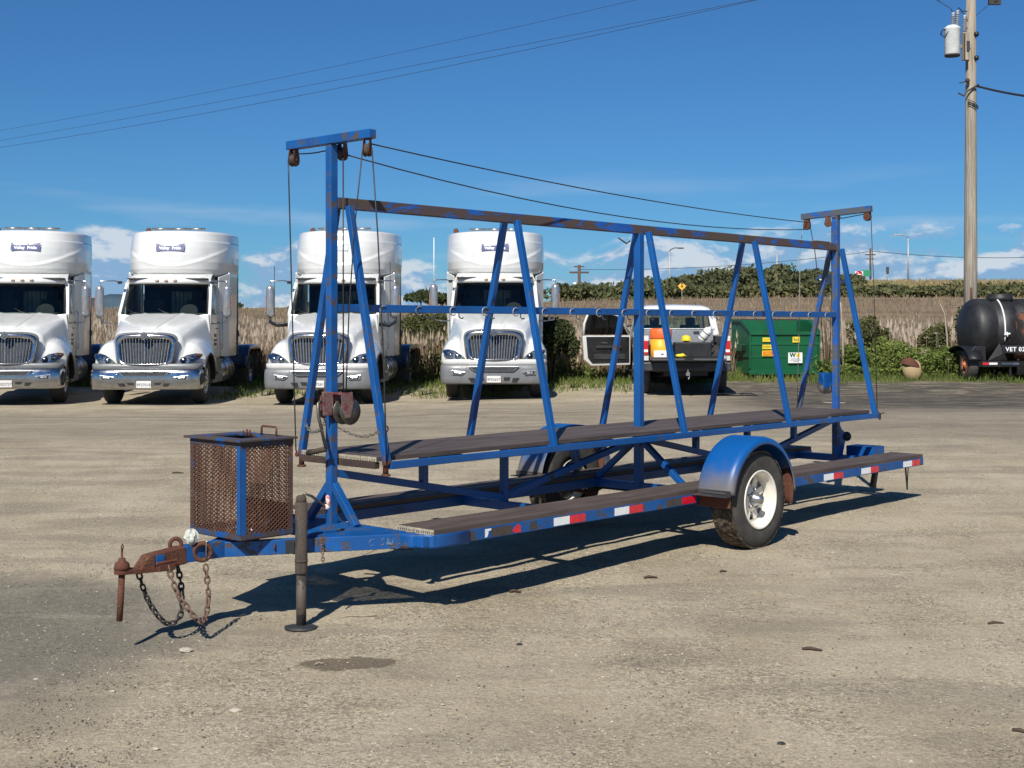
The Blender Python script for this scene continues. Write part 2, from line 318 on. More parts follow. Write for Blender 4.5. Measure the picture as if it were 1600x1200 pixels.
# ------------------------------------------------------------------ mesh building
class MB:
    def __init__(s): s.v = []; s.f = []; s.sm = []
    def add(s, vs, fs, smooth_=False):
        o = len(s.v); s.v += [tuple(p) for p in vs]; s.f += [tuple(i+o for i in f) for f in fs]; s.sm += [smooth_]*len(fs); return s
    def box(s, a, b):
        (x0, y0, z0), (x1, y1, z1) = a, b
        x0, x1 = sorted((x0, x1)); y0, y1 = sorted((y0, y1)); z0, z1 = sorted((z0, z1))
        return s.add([(x0,y0,z0),(x1,y0,z0),(x1,y1,z0),(x0,y1,z0),(x0,y0,z1),(x1,y0,z1),(x1,y1,z1),(x0,y1,z1)],
              [(0,3,2,1),(4,5,6,7),(0,1,5,4),(1,2,6,5),(2,3,7,6),(3,0,4,7)])
    def bar(s, a, b, w, h, up=(0,0,1)):
        a, b = Vector(a), Vector(b); d = (b-a).normalized(); up = Vector(up)
        sd_ = d.cross(up)
        if sd_.length < 1e-4: sd_ = d.cross(Vector((0,1,0)))
        sd_.normalize(); u2 = sd_.cross(d); sd_ *= w/2; u2 *= h/2
        q = [(-1,-1),(1,-1),(1,1),(-1,1)]
        vs = [a+sd_*i+u2*j for i, j in q]+[b+sd_*i+u2*j for i, j in q]
        return s.add(vs, [(0,1,2,3),(7,6,5,4),(0,4,5,1),(1,5,6,2),(2,6,7,3),(3,7,4,0)])
    def tube(s, pts, r, n=8, cap=True, closed=False):
        pts = [Vector(p) for p in pts]; k = len(pts); rs = r if isinstance(r, (list, tuple)) else [r]*k
        vs = []; ref = None
        for i, p in enumerate(pts):
            if closed: d = (pts[(i+1) % k]-pts[i-1]).normalized()
            else: d = (pts[min(i+1, k-1)]-pts[max(i-1, 0)]).normalized()
            if ref is None:
                ref = d.cross(Vector((0,0,1)))
                if ref.length < .1: ref = d.cross(Vector((1,0,0)))
            ref = (ref - d*ref.dot(d)).normalized(); o = d.cross(ref)
            for j in range(n):
                t = 2*math.pi*j/n; vs.append(p+(ref*math.cos(t)+o*math.sin(t))*rs[i])
        fs = []
        for i in range(k if closed else k-1):
            for j in range(n):
                a0 = i*n+j; b0 = i*n+(j+1) % n; c0 = ((i+1) % k)*n
                fs.append((a0, c0+j, c0+(j+1) % n, b0))
        s.add(vs, fs, True)
        if cap and not closed:
            o = len(s.v)-len(vs); s.f += [tuple(o+j for j in range(n)), tuple(o+(k-1)*n+n-1-j for j in range(n))]; s.sm += [False]*2
        return s
    def lathe(s, prof, org, ax, n=24, smooth_=True, cap=True, a0=0, a1=2*math.pi):
        org, ax = Vector(org), Vector(ax).normalized()
        r1 = ax.orthogonal().normalized(); r2 = ax.cross(r1); full = abs(a1-a0-2*math.pi) < 1e-6; m_ = n if full else n+1
        vs = []
        for (r, t) in prof:
            for j in range(m_):
                th = a0+(a1-a0)*j/n; vs.append(org+ax*t+(r1*math.cos(th)+r2*math.sin(th))*r)
        fs = []
        for i in range(len(prof)-1):
            for j in range(n):
                k = (j+1) % m_; fs.append((i*m_+j, i*m_+k, (i+1)*m_+k, (i+1)*m_+j))
        s.add(vs, fs, smooth_)
        if cap and full:
            o = len(s.v)-len(vs)
            if prof[0][0] > 1e-4: s.f.append(tuple(o+m_-1-j for j in range(m_))); s.sm.append(False)
            if prof[-1][0] > 1e-4: s.f.append(tuple(o+(len(prof)-1)*m_+j for j in range(m_))); s.sm.append(False)
        return s
    def prism(s, poly, ext):
        poly = [Vector(p) for p in poly]; e = Vector(ext); n = len(poly)
        return s.add(poly+[p+e for p in poly], [tuple(range(n-1, -1, -1)), tuple(range(n, 2*n))]+[(i, (i+1) % n, n+(i+1) % n, n+i) for i in range(n)])
    def grid(s, P, smooth_=True, close_u=False):
        a = len(P); b = len(P[0]); vs = [p for r in P for p in r]
        fs = [(i*b+j, i*b+(j+1) % b, ((i+1) % a)*b+(j+1) % b, ((i+1) % a)*b+j) for i in range(a if close_u else a-1) for j in range(b-1)]
        return s.add(vs, fs, smooth_)
    def sphere(s, c, r, n=12, k=8, sc=(1,1,1)):
        P = []
        for i in range(k+1):
            ph = math.pi*i/k
            P.append([(c[0]+r*sc[0]*math.sin(ph)*math.cos(2*math.pi*j/n), c[1]+r*sc[1]*math.sin(ph)*math.sin(2*math.pi*j/n), c[2]+r*sc[2]*math.cos(ph)) for j in range(n+1)])
        return s.grid(P)
    def build(s, name, mat, parent=None, bevel=0, label=None, stuff=False):
        me = bpy.data.meshes.new(name); me.from_pydata(s.v, [], s.f); me.update()
        me.polygons.foreach_set('use_smooth', s.sm)
        me.materials.append(MAT[mat] if isinstance(mat, str) else mat)
        o = bpy.data.objects.new(name, me); COL.objects.link(o)
        if parent: o.parent = parent
        if bevel:
            b_ = o.modifiers.new('bevel', 'BEVEL'); b_.width = bevel; b_.segments = 2; b_.limit_method = 'ANGLE'; b_.angle_limit = R(40)
        if label: o['label'] = label
        if stuff: o['kind'] = 'stuff'
        return o
def npmesh(name, V, F, mat, parent=None, sm=False):
    me = bpy.data.meshes.new(name); k = F.shape[1]
    me.vertices.add(len(V)); me.vertices.foreach_set('co', V.astype(np.float32).ravel())
    me.loops.add(F.size); me.loops.foreach_set('vertex_index', F.astype(np.int32).ravel())
    me.polygons.add(len(F)); me.polygons.foreach_set('loop_start', np.arange(0, F.size, k, dtype=np.int32))
    me.update(calc_edges=True); me.validate()
    me.polygons.foreach_set('use_smooth', [sm]*len(me.polygons)); me.materials.append(MAT[mat])
    o = bpy.data.objects.new(name, me); COL.objects.link(o)
    if parent: o.parent = parent
    return o
def empty(name, loc, rz=0, **k):
    o = bpy.data.objects.new(name, None); COL.objects.link(o); o.location = loc; o.rotation_euler = (0, 0, rz); o.empty_display_size = .2
    for a, b_ in k.items(): o[a] = b_
    return o
def tag(o, label, category, group=None):
    o['label'] = label; o['category'] = category
    if group: o['group'] = group
    return o
KIDS = {}
def kids(o): return [c for c in bpy.data.objects if c.parent == o]
def copy_tree(o, parent=None, table=None):
    if table is None:
        table = {}
        for c in bpy.data.objects:
            if c.parent: table.setdefault(c.parent.name, []).append(c)
    c = o.copy(); COL.objects.link(c); c.parent = parent
    for ch in table.get(o.name, []): copy_tree(ch, c, table)
    return c
def text_mesh(name, txt, size, mat, parent, mtx, depth=.002, spacing=1.0, shear=0, align='CENTER', label=None, offset=0):
    cu = bpy.data.curves.new(name, 'FONT'); cu.body = txt; cu.size = size; cu.extrude = depth; cu.align_x = align; cu.align_y = 'CENTER'
    cu.space_character = spacing; cu.shear = shear; cu.offset = offset; cu.resolution_u = 3
    t = bpy.data.objects.new(name+'_src', cu); COL.objects.link(t)
    bpy.context.view_layer.update()
    me = bpy.data.meshes.new_from_object(t.evaluated_get(bpy.context.evaluated_depsgraph_get()))
    bpy.data.objects.remove(t); bpy.data.curves.remove(cu)
    me.materials.clear(); me.materials.append(MAT[mat]); me.name = name
    o = bpy.data.objects.new(name, me); COL.objects.link(o); o.parent = parent; o.matrix_local = mtx
    if label: o['label'] = label
    return o
# text standing upright, read from -y side: local x -> x, local y -> z, normal -> -y
def upright(x, y, z, rz=0): return Matrix.Translation((x, y, z)) @ Matrix.Rotation(rz, 4, 'Z') @ Matrix.Rotation(R(90), 4, 'X')

# ------------------------------------------------------------------ terrain
def sstep(x, a, b):
    t = np.clip((np.asarray(x, float)-a)/(b-a), 0, 1); return t*t*(3-2*t)
def gz(x, y):
    x = np.asarray(x, float); y = np.asarray(y, float)
    yy = np.maximum(y, 0)
    near = .102-.726*np.exp(-yy/5)
    near = np.where(y < 3, .102-.726*math.exp(-.6), near)
    far = -.09+.10*sstep(x, -4, 3)
    z = near*(1-sstep(y, 14, 27))+far*sstep(y, 14, 27)
    slope = .040+.011*sstep(x, -25, 25)
    r0 = 31.0
    z = z+np.where(y > r0, slope*(np.minimum(y, 110)-r0), 0)
    z = z+np.where((x > 3) & (y > r0), 0, 0)
    # raised bank behind the field, on the right
    z = z+sstep(x/np.maximum(y, 1), .05, .30)*1.7*sstep(y, 114, 138)+.3*sstep(x/np.maximum(y, 1), -.02, .1)*sstep(y, 114, 138)
    z = z+.012*np.sin(x*1.7+y*.9)*np.sin(y*1.3-x*.6)*sstep(y, 2, 4)
    return z
def G(x, y): return float(gz(x, y))
# ------------------------------------------------------------------ ground sheet
xs = np.unique(np.concatenate([np.linspace(-2500, -60, 14), np.linspace(-60, -12, 40), np.linspace(-12, 12, 161), np.linspace(12, 70, 46), np.linspace(70, 2500, 14)]))
ys = np.unique(np.concatenate([np.linspace(-1500, -4, 10), np.linspace(-4, 4, 12), np.linspace(4, 16, 121), np.linspace(16, 60, 120), np.linspace(60, 160, 70), np.linspace(160, 4500, 14)]))
XX, YY = np.meshgrid(xs, ys); ZZ = gz(XX, YY)
msk = sstep(YY, 4, 5)*(1-sstep(YY, 18, 24))*(np.abs(XX) < 13)
ZZ = ZZ+msk*.006*(np.sin(XX*9.1+np.sin(YY*5)*2)*np.sin(YY*8.3+XX*2.1))
V = np.stack([XX.ravel(), YY.ravel(), ZZ.ravel()], 1); nx = len(xs)
I, J = np.meshgrid(np.arange(len(ys)-1), np.arange(nx-1), indexing='ij'); a = (I*nx+J).ravel()
ground = npmesh('ground', V, np.stack([a, a+1, a+nx+1, a+nx], 1), 'ground', sm=True); ground['kind'] = 'structure'

# far road along the foot of the bank
mb = MB(); P = []
for x in np.linspace(-70, 110, 90):
    y0 = 111; P.append([(x, y0, G(x, y0)+.10), (x, y0+3, G(x, y0+3)+.16)])
mb.grid(P); road = mb.build('road', 'road'); road['kind'] = 'structure'
# bank surface (sheet just above the ground)
P = []
for x in np.linspace(-40, 130, 120):
    P.append([(x, y, G(x, y)+.05+.35*math.sin(x*.21+y*.05)*sstep(y, 118, 130)) for y in np.linspace(115, 175, 26)])
mb = MB(); mb.grid(P); bank = mb.build('bank', 'bank'); bank['kind'] = 'structure'
# distant hills
mb = MB(); P = []
for k in range(201):
    t = -.75+1.5*k/200; y = 2600; x = t*y
    h = 42+30*max(0, math.sin(k*.13+.4))+9*math.sin(k*.41)+4*math.sin(k*1.3)
    h *= float(1-sstep(t, -.10, .05)*.45)
    P.append([(x, y, -20), (x*1.002, y+20, h*.8), (x*1.01, y+60, h), (x*1.05, y+300, -20)])
mb.grid(P); hills = mb.build('hills', 'hill'); hills['kind'] = 'structure'

# ------------------------------------------------------------------ vegetation helpers
def blades(n, px, py, h, w, lean, pz=None, seg=1):
    """n upright blades as two-segment strips -> V, F(quads)"""
    th = rng.uniform(0, math.pi, n); dx = np.cos(th)*w/2; dy = np.sin(th)*w/2
    la = rng.uniform(0, 2*math.pi, n); lx = np.cos(la)*lean*h; ly = np.sin(la)*lean*h
    z0 = gz(px, py)-.02 if pz is None else pz
    V = np.empty((n, 6, 3))
    for k, (s, c, lf) in enumerate(((0, 1, 0), (.55, .8, .35), (1, .12, 1))):
        for m_, sg in enumerate((-1, 1)):
            V[:, 2*k+m_, 0] = px+sg*dx*c+lx*lf; V[:, 2*k+m_, 1] = py+sg*dy*c+ly*lf; V[:, 2*k+m_, 2] = z0+h*s
    o = np.arange(n)*6
    F = np.concatenate([np.stack([o, o+1, o+3, o+2], 1), np.stack([o+2, o+3, o+5, o+4], 1)])
    return V.reshape(-1, 3), F, px+lx, py+ly, z0+h
def join(parts):
    Vs = []; Fs = []; o = 0
    for V, F in parts: Vs.append(V); Fs.append(F+o); o += len(V)
    return np.concatenate(Vs), np.concatenate(Fs)
def leaves(P, size, flat=.0):
    n = len(P); d = rng.normal(size=(n, 3)); d /= np.linalg.norm(d, axis=1)[:, None]
    e = rng.normal(size=(n, 3)); e -= d*(e*d).sum(1)[:, None]; e /= np.linalg.norm(e, axis=1)[:, None]
    s = (size*rng.uniform(.6, 1.4, n))[:, None]
    V = np.stack([P-d*s, P+e*s*.45, P+d*s, P-e*s*.45], 1).reshape(-1, 3)
    o = np.arange(n)*4; return V, np.stack([o, o+1, o+2, o+3], 1)
def crown_pts(n, c, r, lobes=14):
    """points in shells of random lobes -> clumpy crown"""
    c = np.array(c); r = np.array(r); L = []
    for k in range(lobes):
        d = rng.normal(size=3); d /= np.linalg.norm(d); d[2] = abs(d[2])*.9-.15; q = rng.uniform(.35, .78); L.append((d*q, rng.uniform(.28, .5)))
    out = []
    per = n//lobes
    for (p, q) in L:
        d = rng.normal(size=(per, 3)); d /= np.linalg.norm(d, axis=1)[:, None]
        out.append(p+d*(q*rng.uniform(.55, 1.08, per)**.6)[:, None])
    return c+np.concatenate(out)*r
def shrub(x, y, w, h, n, mat, label, cat='shrub', group='shrubs and bushes behind the parked vehicles', lsize=.05, lobes=14):
    z = G(x, y); t = empty('shrub', (x, y, z)); tag(t, label, cat, group)
    V, F = leaves(crown_pts(n, (0, 0, h*.52), (w/2, w/2, h*.56), lobes), lsize)
    V[:, 2] = np.maximum(V[:, 2], .01)
    npmesh('foliage', V, F, mat, t)
    mb = MB()
    for k in range(7):
        a = rng.uniform(0, 6.28); r_ = rng.uniform(.1, .3)*w
        mb.tube([(0.03*math.cos(a), .03*math.sin(a), -.05), (r_*.5*math.cos(a), r_*.5*math.sin(a), h*.35), (r_*math.cos(a), r_*math.sin(a), h*.75)], [.03, .018, .006], 5)
    mb.build('stem', 'twig', t); return t

# ---- reeds
def scatter(n, x0, x1, y0, y1):   # density in the wedge the lens can see plus a margin
    y = rng.uniform(y0, y1, n); x = rng.uniform(x0, x1, n); return x, y
n = 52000
yy = 35.5+rng.random(n)**1.25*11; xx = (rng.uniform(-.56, .56, n))*yy
keep = ~((xx > 2.5) & (yy < 38.5) & (xx > 6)); xx, yy = xx[keep], yy[keep]
clump = .5+.5*np.sin(xx*1.1+np.sin(yy*.8)*2)*np.sin(yy*1.7+xx*.4)
hh = (.86+.45*clump+rng.normal(0, .22, len(xx)))*(1-.25*sstep(yy, 40, 47))*np.where(xx > 1.5, .82, 1.0)
V1, F1, tx, ty, tz = blades(len(xx), xx, yy, hh, rng.uniform(.010, .026, len(xx)), .20)
o = npmesh('dry_reeds', V1, F1, 'reed'); o['kind'] = 'stuff'; tag(o, 'tall dry brown reeds growing along the field edge', 'reeds')
sel = rng.random(len(tx)) < .42; tx, ty, tz = tx[sel], ty[sel], tz[sel]
P = np.stack([tx, ty, tz-.08], 1); n = len(P); h_ = rng.uniform(.10, .22, n); w_ = rng.uniform(.018, .04, n); th = rng.uniform(0, 3.14, n)
dx = np.stack([np.cos(th)*w_, np.sin(th)*w_, 0*w_], 1); up = np.stack([0*h_, 0*h_, h_], 1)
V = np.stack([P-up*.5, P+dx, P+up, P-dx], 1).reshape(-1, 3); o4 = np.arange(n)*4
o = npmesh('reed_plumes', V, np.stack([o4, o4+1, o4+2, o4+3], 1), 'plume'); o['kind'] = 'stuff'; tag(o, 'pale feathery seed plumes on top of the dry reeds', 'reed plumes')
# ---- short stubble on the brown field
n = 26000; yy = rng.uniform(46, 111, n); xx = rng.uniform(-.55, .55, n)*yy
V1, F1, *_ = blades(n, xx, yy, rng.uniform(.10, .38, n), rng.uniform(.03, .07, n), .25)
o = npmesh('field_stubble', V1, F1, 'reed'); o['kind'] = 'stuff'; tag(o, 'low brown stubble covering the rising field', 'stubble')
# ---- green grass verge and tufts between trucks
n = 46000
yy = np.where(rng.random(n) < .6, rng.uniform(33.4, 37.5, n), rng.uniform(30.2, 36.5, n)); xx = rng.uniform(-.5, .52, n)*yy
edge = 33.9+.25*np.sin(xx*1.3)+.2*np.sin(xx*3.7)
edge = np.where(xx < 3.4, 31.2+.6*np.sin(xx*1.1)+.4*np.sin(xx*4.1), edge); edge = np.where(xx < -7, 34.0, edge)
k = yy > edge; xx, yy = xx[k], yy[k]
V1, F1, *_ = blades(len(xx), xx, yy, rng.uniform(.06, .22, len(xx))*(1+.6*(yy > 35.3)), rng.uniform(.012, .03, len(xx)), .35)
o = npmesh('grass', V1, F1, 'grass'); o['kind'] = 'stuff'; tag(o, 'green grass along the edge of the dirt yard', 'grass')
# ---- leafy weeds at the right edge
n = 30000; yy = 35.2+rng.random(n)**1.3*2.6; xx = rng.uniform(.19, .50, n)*yy
amp = .45+.35*np.sin(xx*1.9)*np.sin(xx*.7+1)+.15*np.sin(xx*5)
hz = rng.random(n)**.8*np.clip(amp, .12, 1)*1.15
V1, F1 = leaves(np.stack([xx, yy, gz(xx, yy)+hz], 1), .055)
o = npmesh('weeds', V1, F1, 'weed'); o['kind'] = 'stuff'; tag(o, 'leafy green weeds in front of the dry reeds at the right', 'weeds')
n = 12000; yy = 34.5+rng.random(n)*2.8; xx = rng.uniform(-.43, .09, n)*yy
amp = .30+.3*np.sin(xx*1.3+.7)*np.sin(xx*.6)
V1, F1 = leaves(np.stack([xx, yy, gz(xx, yy)+rng.random(n)*np.clip(amp, .08, 1)*1.4], 1), .055)
o = npmesh('weeds', V1, F1, 'weed'); o['kind'] = 'stuff'; tag(o, 'leafy green weeds between and behind the white trucks', 'weeds')
# white umbel flowers
n = 60; tx = rng.uniform(.30, .44, n)*36; ty = rng.uniform(35, 36.6, n); mb = MB()
for k in range(n):
    z = G(tx[k], ty[k]); h = random.uniform(.5, 1.15)
    mb.tube([(tx[k], ty[k], z), (tx[k]+random.uniform(-.05, .05), ty[k], z+h)], .0028, 4)
    for q in range(5): mb.sphere((tx[k]+random.uniform(-.07, .07), ty[k]+random.uniform(-.05, .05), z+h+random.uniform(-.02, .03)), .022, 5, 3, (1, 1, .5))
o = mb.build('umbel_flowers', 'plume', stuff=True); tag(o, 'pale umbel flower heads standing above the green weeds', 'flowers')

# ---- individual shrubs
sh = [(-2.6, 38.2, 1.7, 1.9, 9000, 'bush_mid', 'olive green shrub in the gap right of the third white truck'),
      (-1.6, 37.2, 2.2, 1.9, 6000, 'bush_mid', 'olive shrub half hidden behind the sleeper of the fourth white truck'),
      (1.02, 34.2, 1.5, 1.75, 9000, 'bush_dark', 'big dark green bush between the fourth truck and the open pickup door'),
      (.35, 33.8, 1.2, 1.0, 4000, 'bush_mid', 'low olive bush at the right flank of the fourth white truck'),
      (10.45, 39.0, 1.3, 1.5, 3500, 'bush_mid', 'yellow green bush in the reeds left of the utility pole'),
      (13.6, 38.6, 1.7, 1.9, 6000, 'bush_dark', 'dark bush at the foot of the utility pole behind the black tank'),
      (12.2, 38.0, 1.3, 1.35, 3500, 'bush_mid', 'leafy bush in the reeds between utility pole and tan stump'),
      (11.6, 36.1, 1.1, .85, 4200, 'weed', 'bright green leafy clump right beside the tan stump'),
      (9.3, 36.2, 1.2, .8, 4200, 'weed', 'bright green leafy clump beneath the far right end of the deck'),
      (-5.9, 36.4, 1.3, 1.0, 3000, 'bush_mid', 'small shrub in the gap between second and third trucks')]
for (x, y, w, h, n, mt, lb) in sh: shrub(x, y, w, h, n, mt, lb)

# ---- far bushes on the bank: nearest ones as things, rest as a mass
def crest(t): return G(t*140, 140)
k = 0
spots = []
for i in range(46):
    t = .035+.43*i/45+random.uniform(-.004, .004); y = 117+random.uniform(0, 5)
    spots.append((t*y, y, random.uniform(2.6, 4.6), random.uniform(1.1, 1.7)))
for i in range(26):
    t = .05+.20*i/25; y = 126+random.uniform(0, 8); spots.append((t*y, y, random.uniform(4, 6), random.uniform(1.5, 2.1)+.9*math.exp(-((t-.18)/.05)**2)))
for (x, y, w, h) in spots:
    if x/y > .24: h *= .60
    t = empty('bank_bush', (x, y, G(x, y)+.1)); tag(t, 'dark green bush among the row growing on the far bank', 'bush', 'bushes on the far bank')
    V1, F1 = leaves(crown_pts(520, (0, 0, h*.45), (w/2, w/2, h*.6), 9), .26); npmesh('foliage', V1, F1, 'bush_far', t)
n = 22000; tt = rng.uniform(.03, .52, n); yy = rng.uniform(116, 142, n); xx = tt*yy
lim = np.where(tt > .255, 124+4*np.sin(tt*40), 142); k = yy < lim; xx, yy = xx[k], yy[k]
V1, F1 = leaves(np.stack([xx, yy, gz(xx, yy)+rng.random(len(xx))*1.0*(.7+.5*np.sin(xx*.35)*np.sin(yy*.5))], 1), .24)
o = npmesh('bank_scrub', V1, F1, 'bush_far'); o['kind'] = 'stuff'; tag(o, 'dense low scrub covering the far bank', 'scrub')
n = 16000; tt = rng.uniform(.22, .6, n); yy = rng.uniform(122, 145, n); xx = tt*yy
V1, F1, *_ = blades(n, xx, yy, rng.uniform(.2, .7, n), rng.uniform(.06, .14, n), .3)
o = npmesh('bank_dry_grass', V1, F1, 'drygrass'); o['kind'] = 'stuff'; tag(o, 'yellow dry grass on the crest of the far bank', 'dry grass')
# tree clump far left centre
for (t, y, w, h) in ((-.062, 118, 5, 1.6), (-.05, 119, 4, 1.3), (-.215, 119, 3, .8)):
    x = t*y; e = empty('bank_bush', (x, y, G(x, y))); tag(e, 'dark bush at the field horizon in the gaps between the trucks', 'bush', 'bushes at the left horizon')
    V1, F1 = leaves(crown_pts(900, (0, 0, h*.45), (w/2, w/2, h*.6), 10), .24); npmesh('foliage', V1, F1, 'bush_dark', e)

# ------------------------------------------------------------------ loose litter on the ground
def pebbles(n, xr, yr, smin, smax, mat, name, label, cat):
    yy = yr[0]+(yr[1]-yr[0])*rng.random(n)**1.5; xx = rng.uniform(xr[0], xr[1], n)*yy
    base = np.array([(1,0,0),(-1,0,0),(0,1,0),(0,-1,0),(0,0,1),(0,0,-.6)], float); F0 = np.array([(0,2,4),(2,1,4),(1,3,4),(3,0,4),(2,0,5),(1,2,5),(3,1,5),(0,3,5)])
    s = smin+(smax-smin)*rng.random(n)**3.2
    V = base[None]*s[:, None, None]*rng.uniform(.6, 1.3, (n, 6, 3)); V[:, :, 2] *= .6
    c = np.cos(rng.uniform(0, 6.28, n)); sn = np.sqrt(1-c*c)
    Vx = V[:, :, 0]*c[:, None]-V[:, :, 1]*sn[:, None]; Vy = V[:, :, 0]*sn[:, None]+V[:, :, 1]*c[:, None]
    V[:, :, 0] = Vx+xx[:, None]; V[:, :, 1] = Vy+yy[:, None]; V[:, :, 2] += (gz(xx, yy)+s*.12)[:, None]
    F = (F0[None]+(np.arange(n)*6)[:, None, None]).reshape(-1, 3)
    o = npmesh(name, V.reshape(-1, 3), F, mat); o['kind'] = 'stuff'; tag(o, label, cat)
pebbles(26000, (-.42, .42), (4.6, 24), .0018, .0085, 'stone', 'pale_pebbles', 'pale little pebbles scattered over the dirt yard', 'pebbles')
pebbles(20000, (-.42, .42), (4.6, 24), .0016, .0078, 'gravel_dark', 'dark_pebbles', 'dark little pebbles scattered over the dirt yard', 'pebbles')
pebbles(5000, (-.46, -.28), (5.0, 9), .002, .007, 'gravel_dark', 'asphalt_crumbs', 'crumbs of dark asphalt at the left front of the yard', 'crumbs')
def ground_pt(px, py):
    y = 1.58*2070/(py-511)
    for _ in range(12): x = (px-800)/2070*y; y = (1.58-G(x, y))*2070/(py-511)
    return (px-800)/2070*y, y
for (px, py, s, lb) in ((368, 1112, .028, 'flat pale stone on the dirt below the dark wet stain'), (641, 1140, .012, 'small white stone near the bottom centre left of the yard'),
                        (243, 1171, .016, 'rounded white stone near the lower left corner'), (812, 1008, .018, 'grey stone on the dirt just left of the yard centre'),
                        (57, 1062, .014, 'pale stone on the grey grindings at the left'), (176, 1081, .015, 'small pale stone at the edge of the grey grindings'),
                        (290, 1018, .035, 'flat pale stone flake beneath the jack shadow'), (1221, 1163, .018, 'dark stone lying near the bottom right of the yard')):
    x, y = ground_pt(px, py); mb = MB(); n_ = 9; P = []
    for i in range(7):
        ph = math.pi*i/6; row = []
        for j in range(n_): row.append((s*math.sin(ph)*math.cos(2*math.pi*j/n_)*random.uniform(.8, 1.2), s*.7*math.sin(ph)*math.sin(2*math.pi*j/n_)*random.uniform(.8, 1.2), s*.42*math.cos(ph)+s*.2))
        row.append(row[0]); P.append(row)
    mb.grid(P, False); o = mb.build('stone', 'steel_dark' if 'dark' in lb.split()[0] or 'grey' in lb.split()[0] else 'stone'); o.location = (x, y, G(x, y)); tag(o, lb, 'stone', 'loose stones on the dirt')
for (px, py, w, a, lb) in ((1017, 904, .085, .1, 'short dark stick on the dirt behind the trailer shadow'), (805, 926, .07, .05, 'short brown stick on the dirt below the trailer shadow'),
                     (1269, 1017, .10, -.2, 'dark twig on the dirt at the right centre'), (1130, 895, .05, .5, 'tiny twig near the shadow of the trailer rail'), (1556, 976, .09, .2, 'thin twig on the dirt near the right border'),
                     (278, 740, .12, .0, 'dark twig on the dirt left of the rusty cage'), (1595, 1146, .07, -.6, 'dark twig at the lower right border')):
    x, y = ground_pt(px, py); mb = MB(); mb.tube([(-w/2, 0, .008), (-w*.1, .008, .012), (w/2, -.004, .007)], [.008, .009, .005], 6)
    o = mb.build('stick', 'stick'); o.location = (x, y, G(x, y)); o.rotation_euler = (0, 0, a); tag(o, lb, 'stick', 'loose sticks on the dirt')

for (px, py, w, lb) in ((560, 966, .20, 'pale straw stalk on the dirt right of the jack foot'), (627, 994, .06, 'short pale straw on the dirt below the trailer corner'), (500, 1040, .05, 'pale straw bit at the left tip of the wet stain')):
    x, y = ground_pt(px, py); mb = MB(); mb.tube([(-w/2, 0, .006), (-w*.2, .02, .012), (w*.1, .012, .008), (w/2, .03, .010)], .0035, 5)
    o = mb.build('stick', 'plume'); o.location = (x, y, G(x, y)); tag(o, lb, 'stick', 'loose sticks on the dirt')
# ================================================================== THE BLUE TRAILER
# local x runs from the front post to the rear, local y to the far side; T() takes metres (along, towards the camera side, up)
ALPHA = math.atan(1916/2070)
TR = empty('field_crew_trailer', (-1.065, 7.799, 0), math.pi/2-ALPHA)
tag(TR, 'long blue steel trailer with brown decks, A-frame rack and rusty mesh cage on its tongue', 'trailer')
def T(u, v, z): return Vector((u-5, -v, z))
def tbar(name, pts, w, h, mat='blue', up=(0,0,1), bev=.004, parent=None, label=None):
    mb = MB()
    for a, b in pts: mb.bar(T(*a), T(*b), w, h, up)
    return mb.build(name, mat, parent or TR, bev, label)
US = [5.004+.7428*k for k in range(9)]         # the nine truss verticals
# ---- posts
post_f = tbar('post', [((5.004, 0, .38), (5.004, 0, 2.655))], .052, .052, 'blue_worn', (1,0,0), label='tall front post with the red winch')
tbar('post', [((US[4], 0, .38), (US[4], 0, 2.283))], .058, .058, 'blue', (1,0,0))
post_r = tbar('post', [((US[8], 0, .38), (US[8], 0, 2.60))], .056, .056, 'blue_grey', (1,0,0), label='greyed rear post')
# ---- crossbars carrying the pulleys
tbar('crossbar', [((4.998, -.395, 2.682), (4.998, .372, 2.682))], .054, .052, 'blue_worn')
tbar('crossbar', [((US[8], -.352, 2.610), (US[8], .353, 2.645))], .054, .056, 'blue_grey')
# ---- ridge beam, hook rail
tbar('ridge_beam', [((5.032, 0, 2.313), (US[8]-.03, 0, 2.313))], .052, .066, 'blue_top')
tbar('hook_rail', [((5.032, 0, 1.692), (US[8]-.03, 0, 1.692))], .046, .048, 'blue')
hook = None
for k in range(20):
    u = 5.004+.2968*(k+.3)
    if u < 5.3: continue
    for side in (1, -1):
        if side < 0: u2 = u+.13
        else: u2 = u
        if hook is None:
            mb = MB(); P = []
            for q in range(15):
                a = R(80+ 250*q/14); P.append((.027*math.cos(a-R(20)), 0, .027*math.sin(a-R(20))))
            mb.tube(P, .0042, 6); hook = mb.build('hook', 'hookz', TR); o = hook
        else: o = hook.copy(); COL.objects.link(o)
        o.location = T(u2, side*.028, 1.682 if side > 0 else 1.662); o.rotation_euler = (0, 0, R(-6) if side > 0 else R(5))
# ---- A-frame legs
for k in range(5):
    u = 5.09+ (10.945-5.09)*k/4
    for s in (1, -1):
        mt = 'blue_worn' if k == 0 else ('blue_grey' if (k == 4 and s < 0) else 'blue')
        tbar('leg', [((u, s*.058, 2.295), (u, s*.392, .785))], .040, .040, mt, (1,0,0))
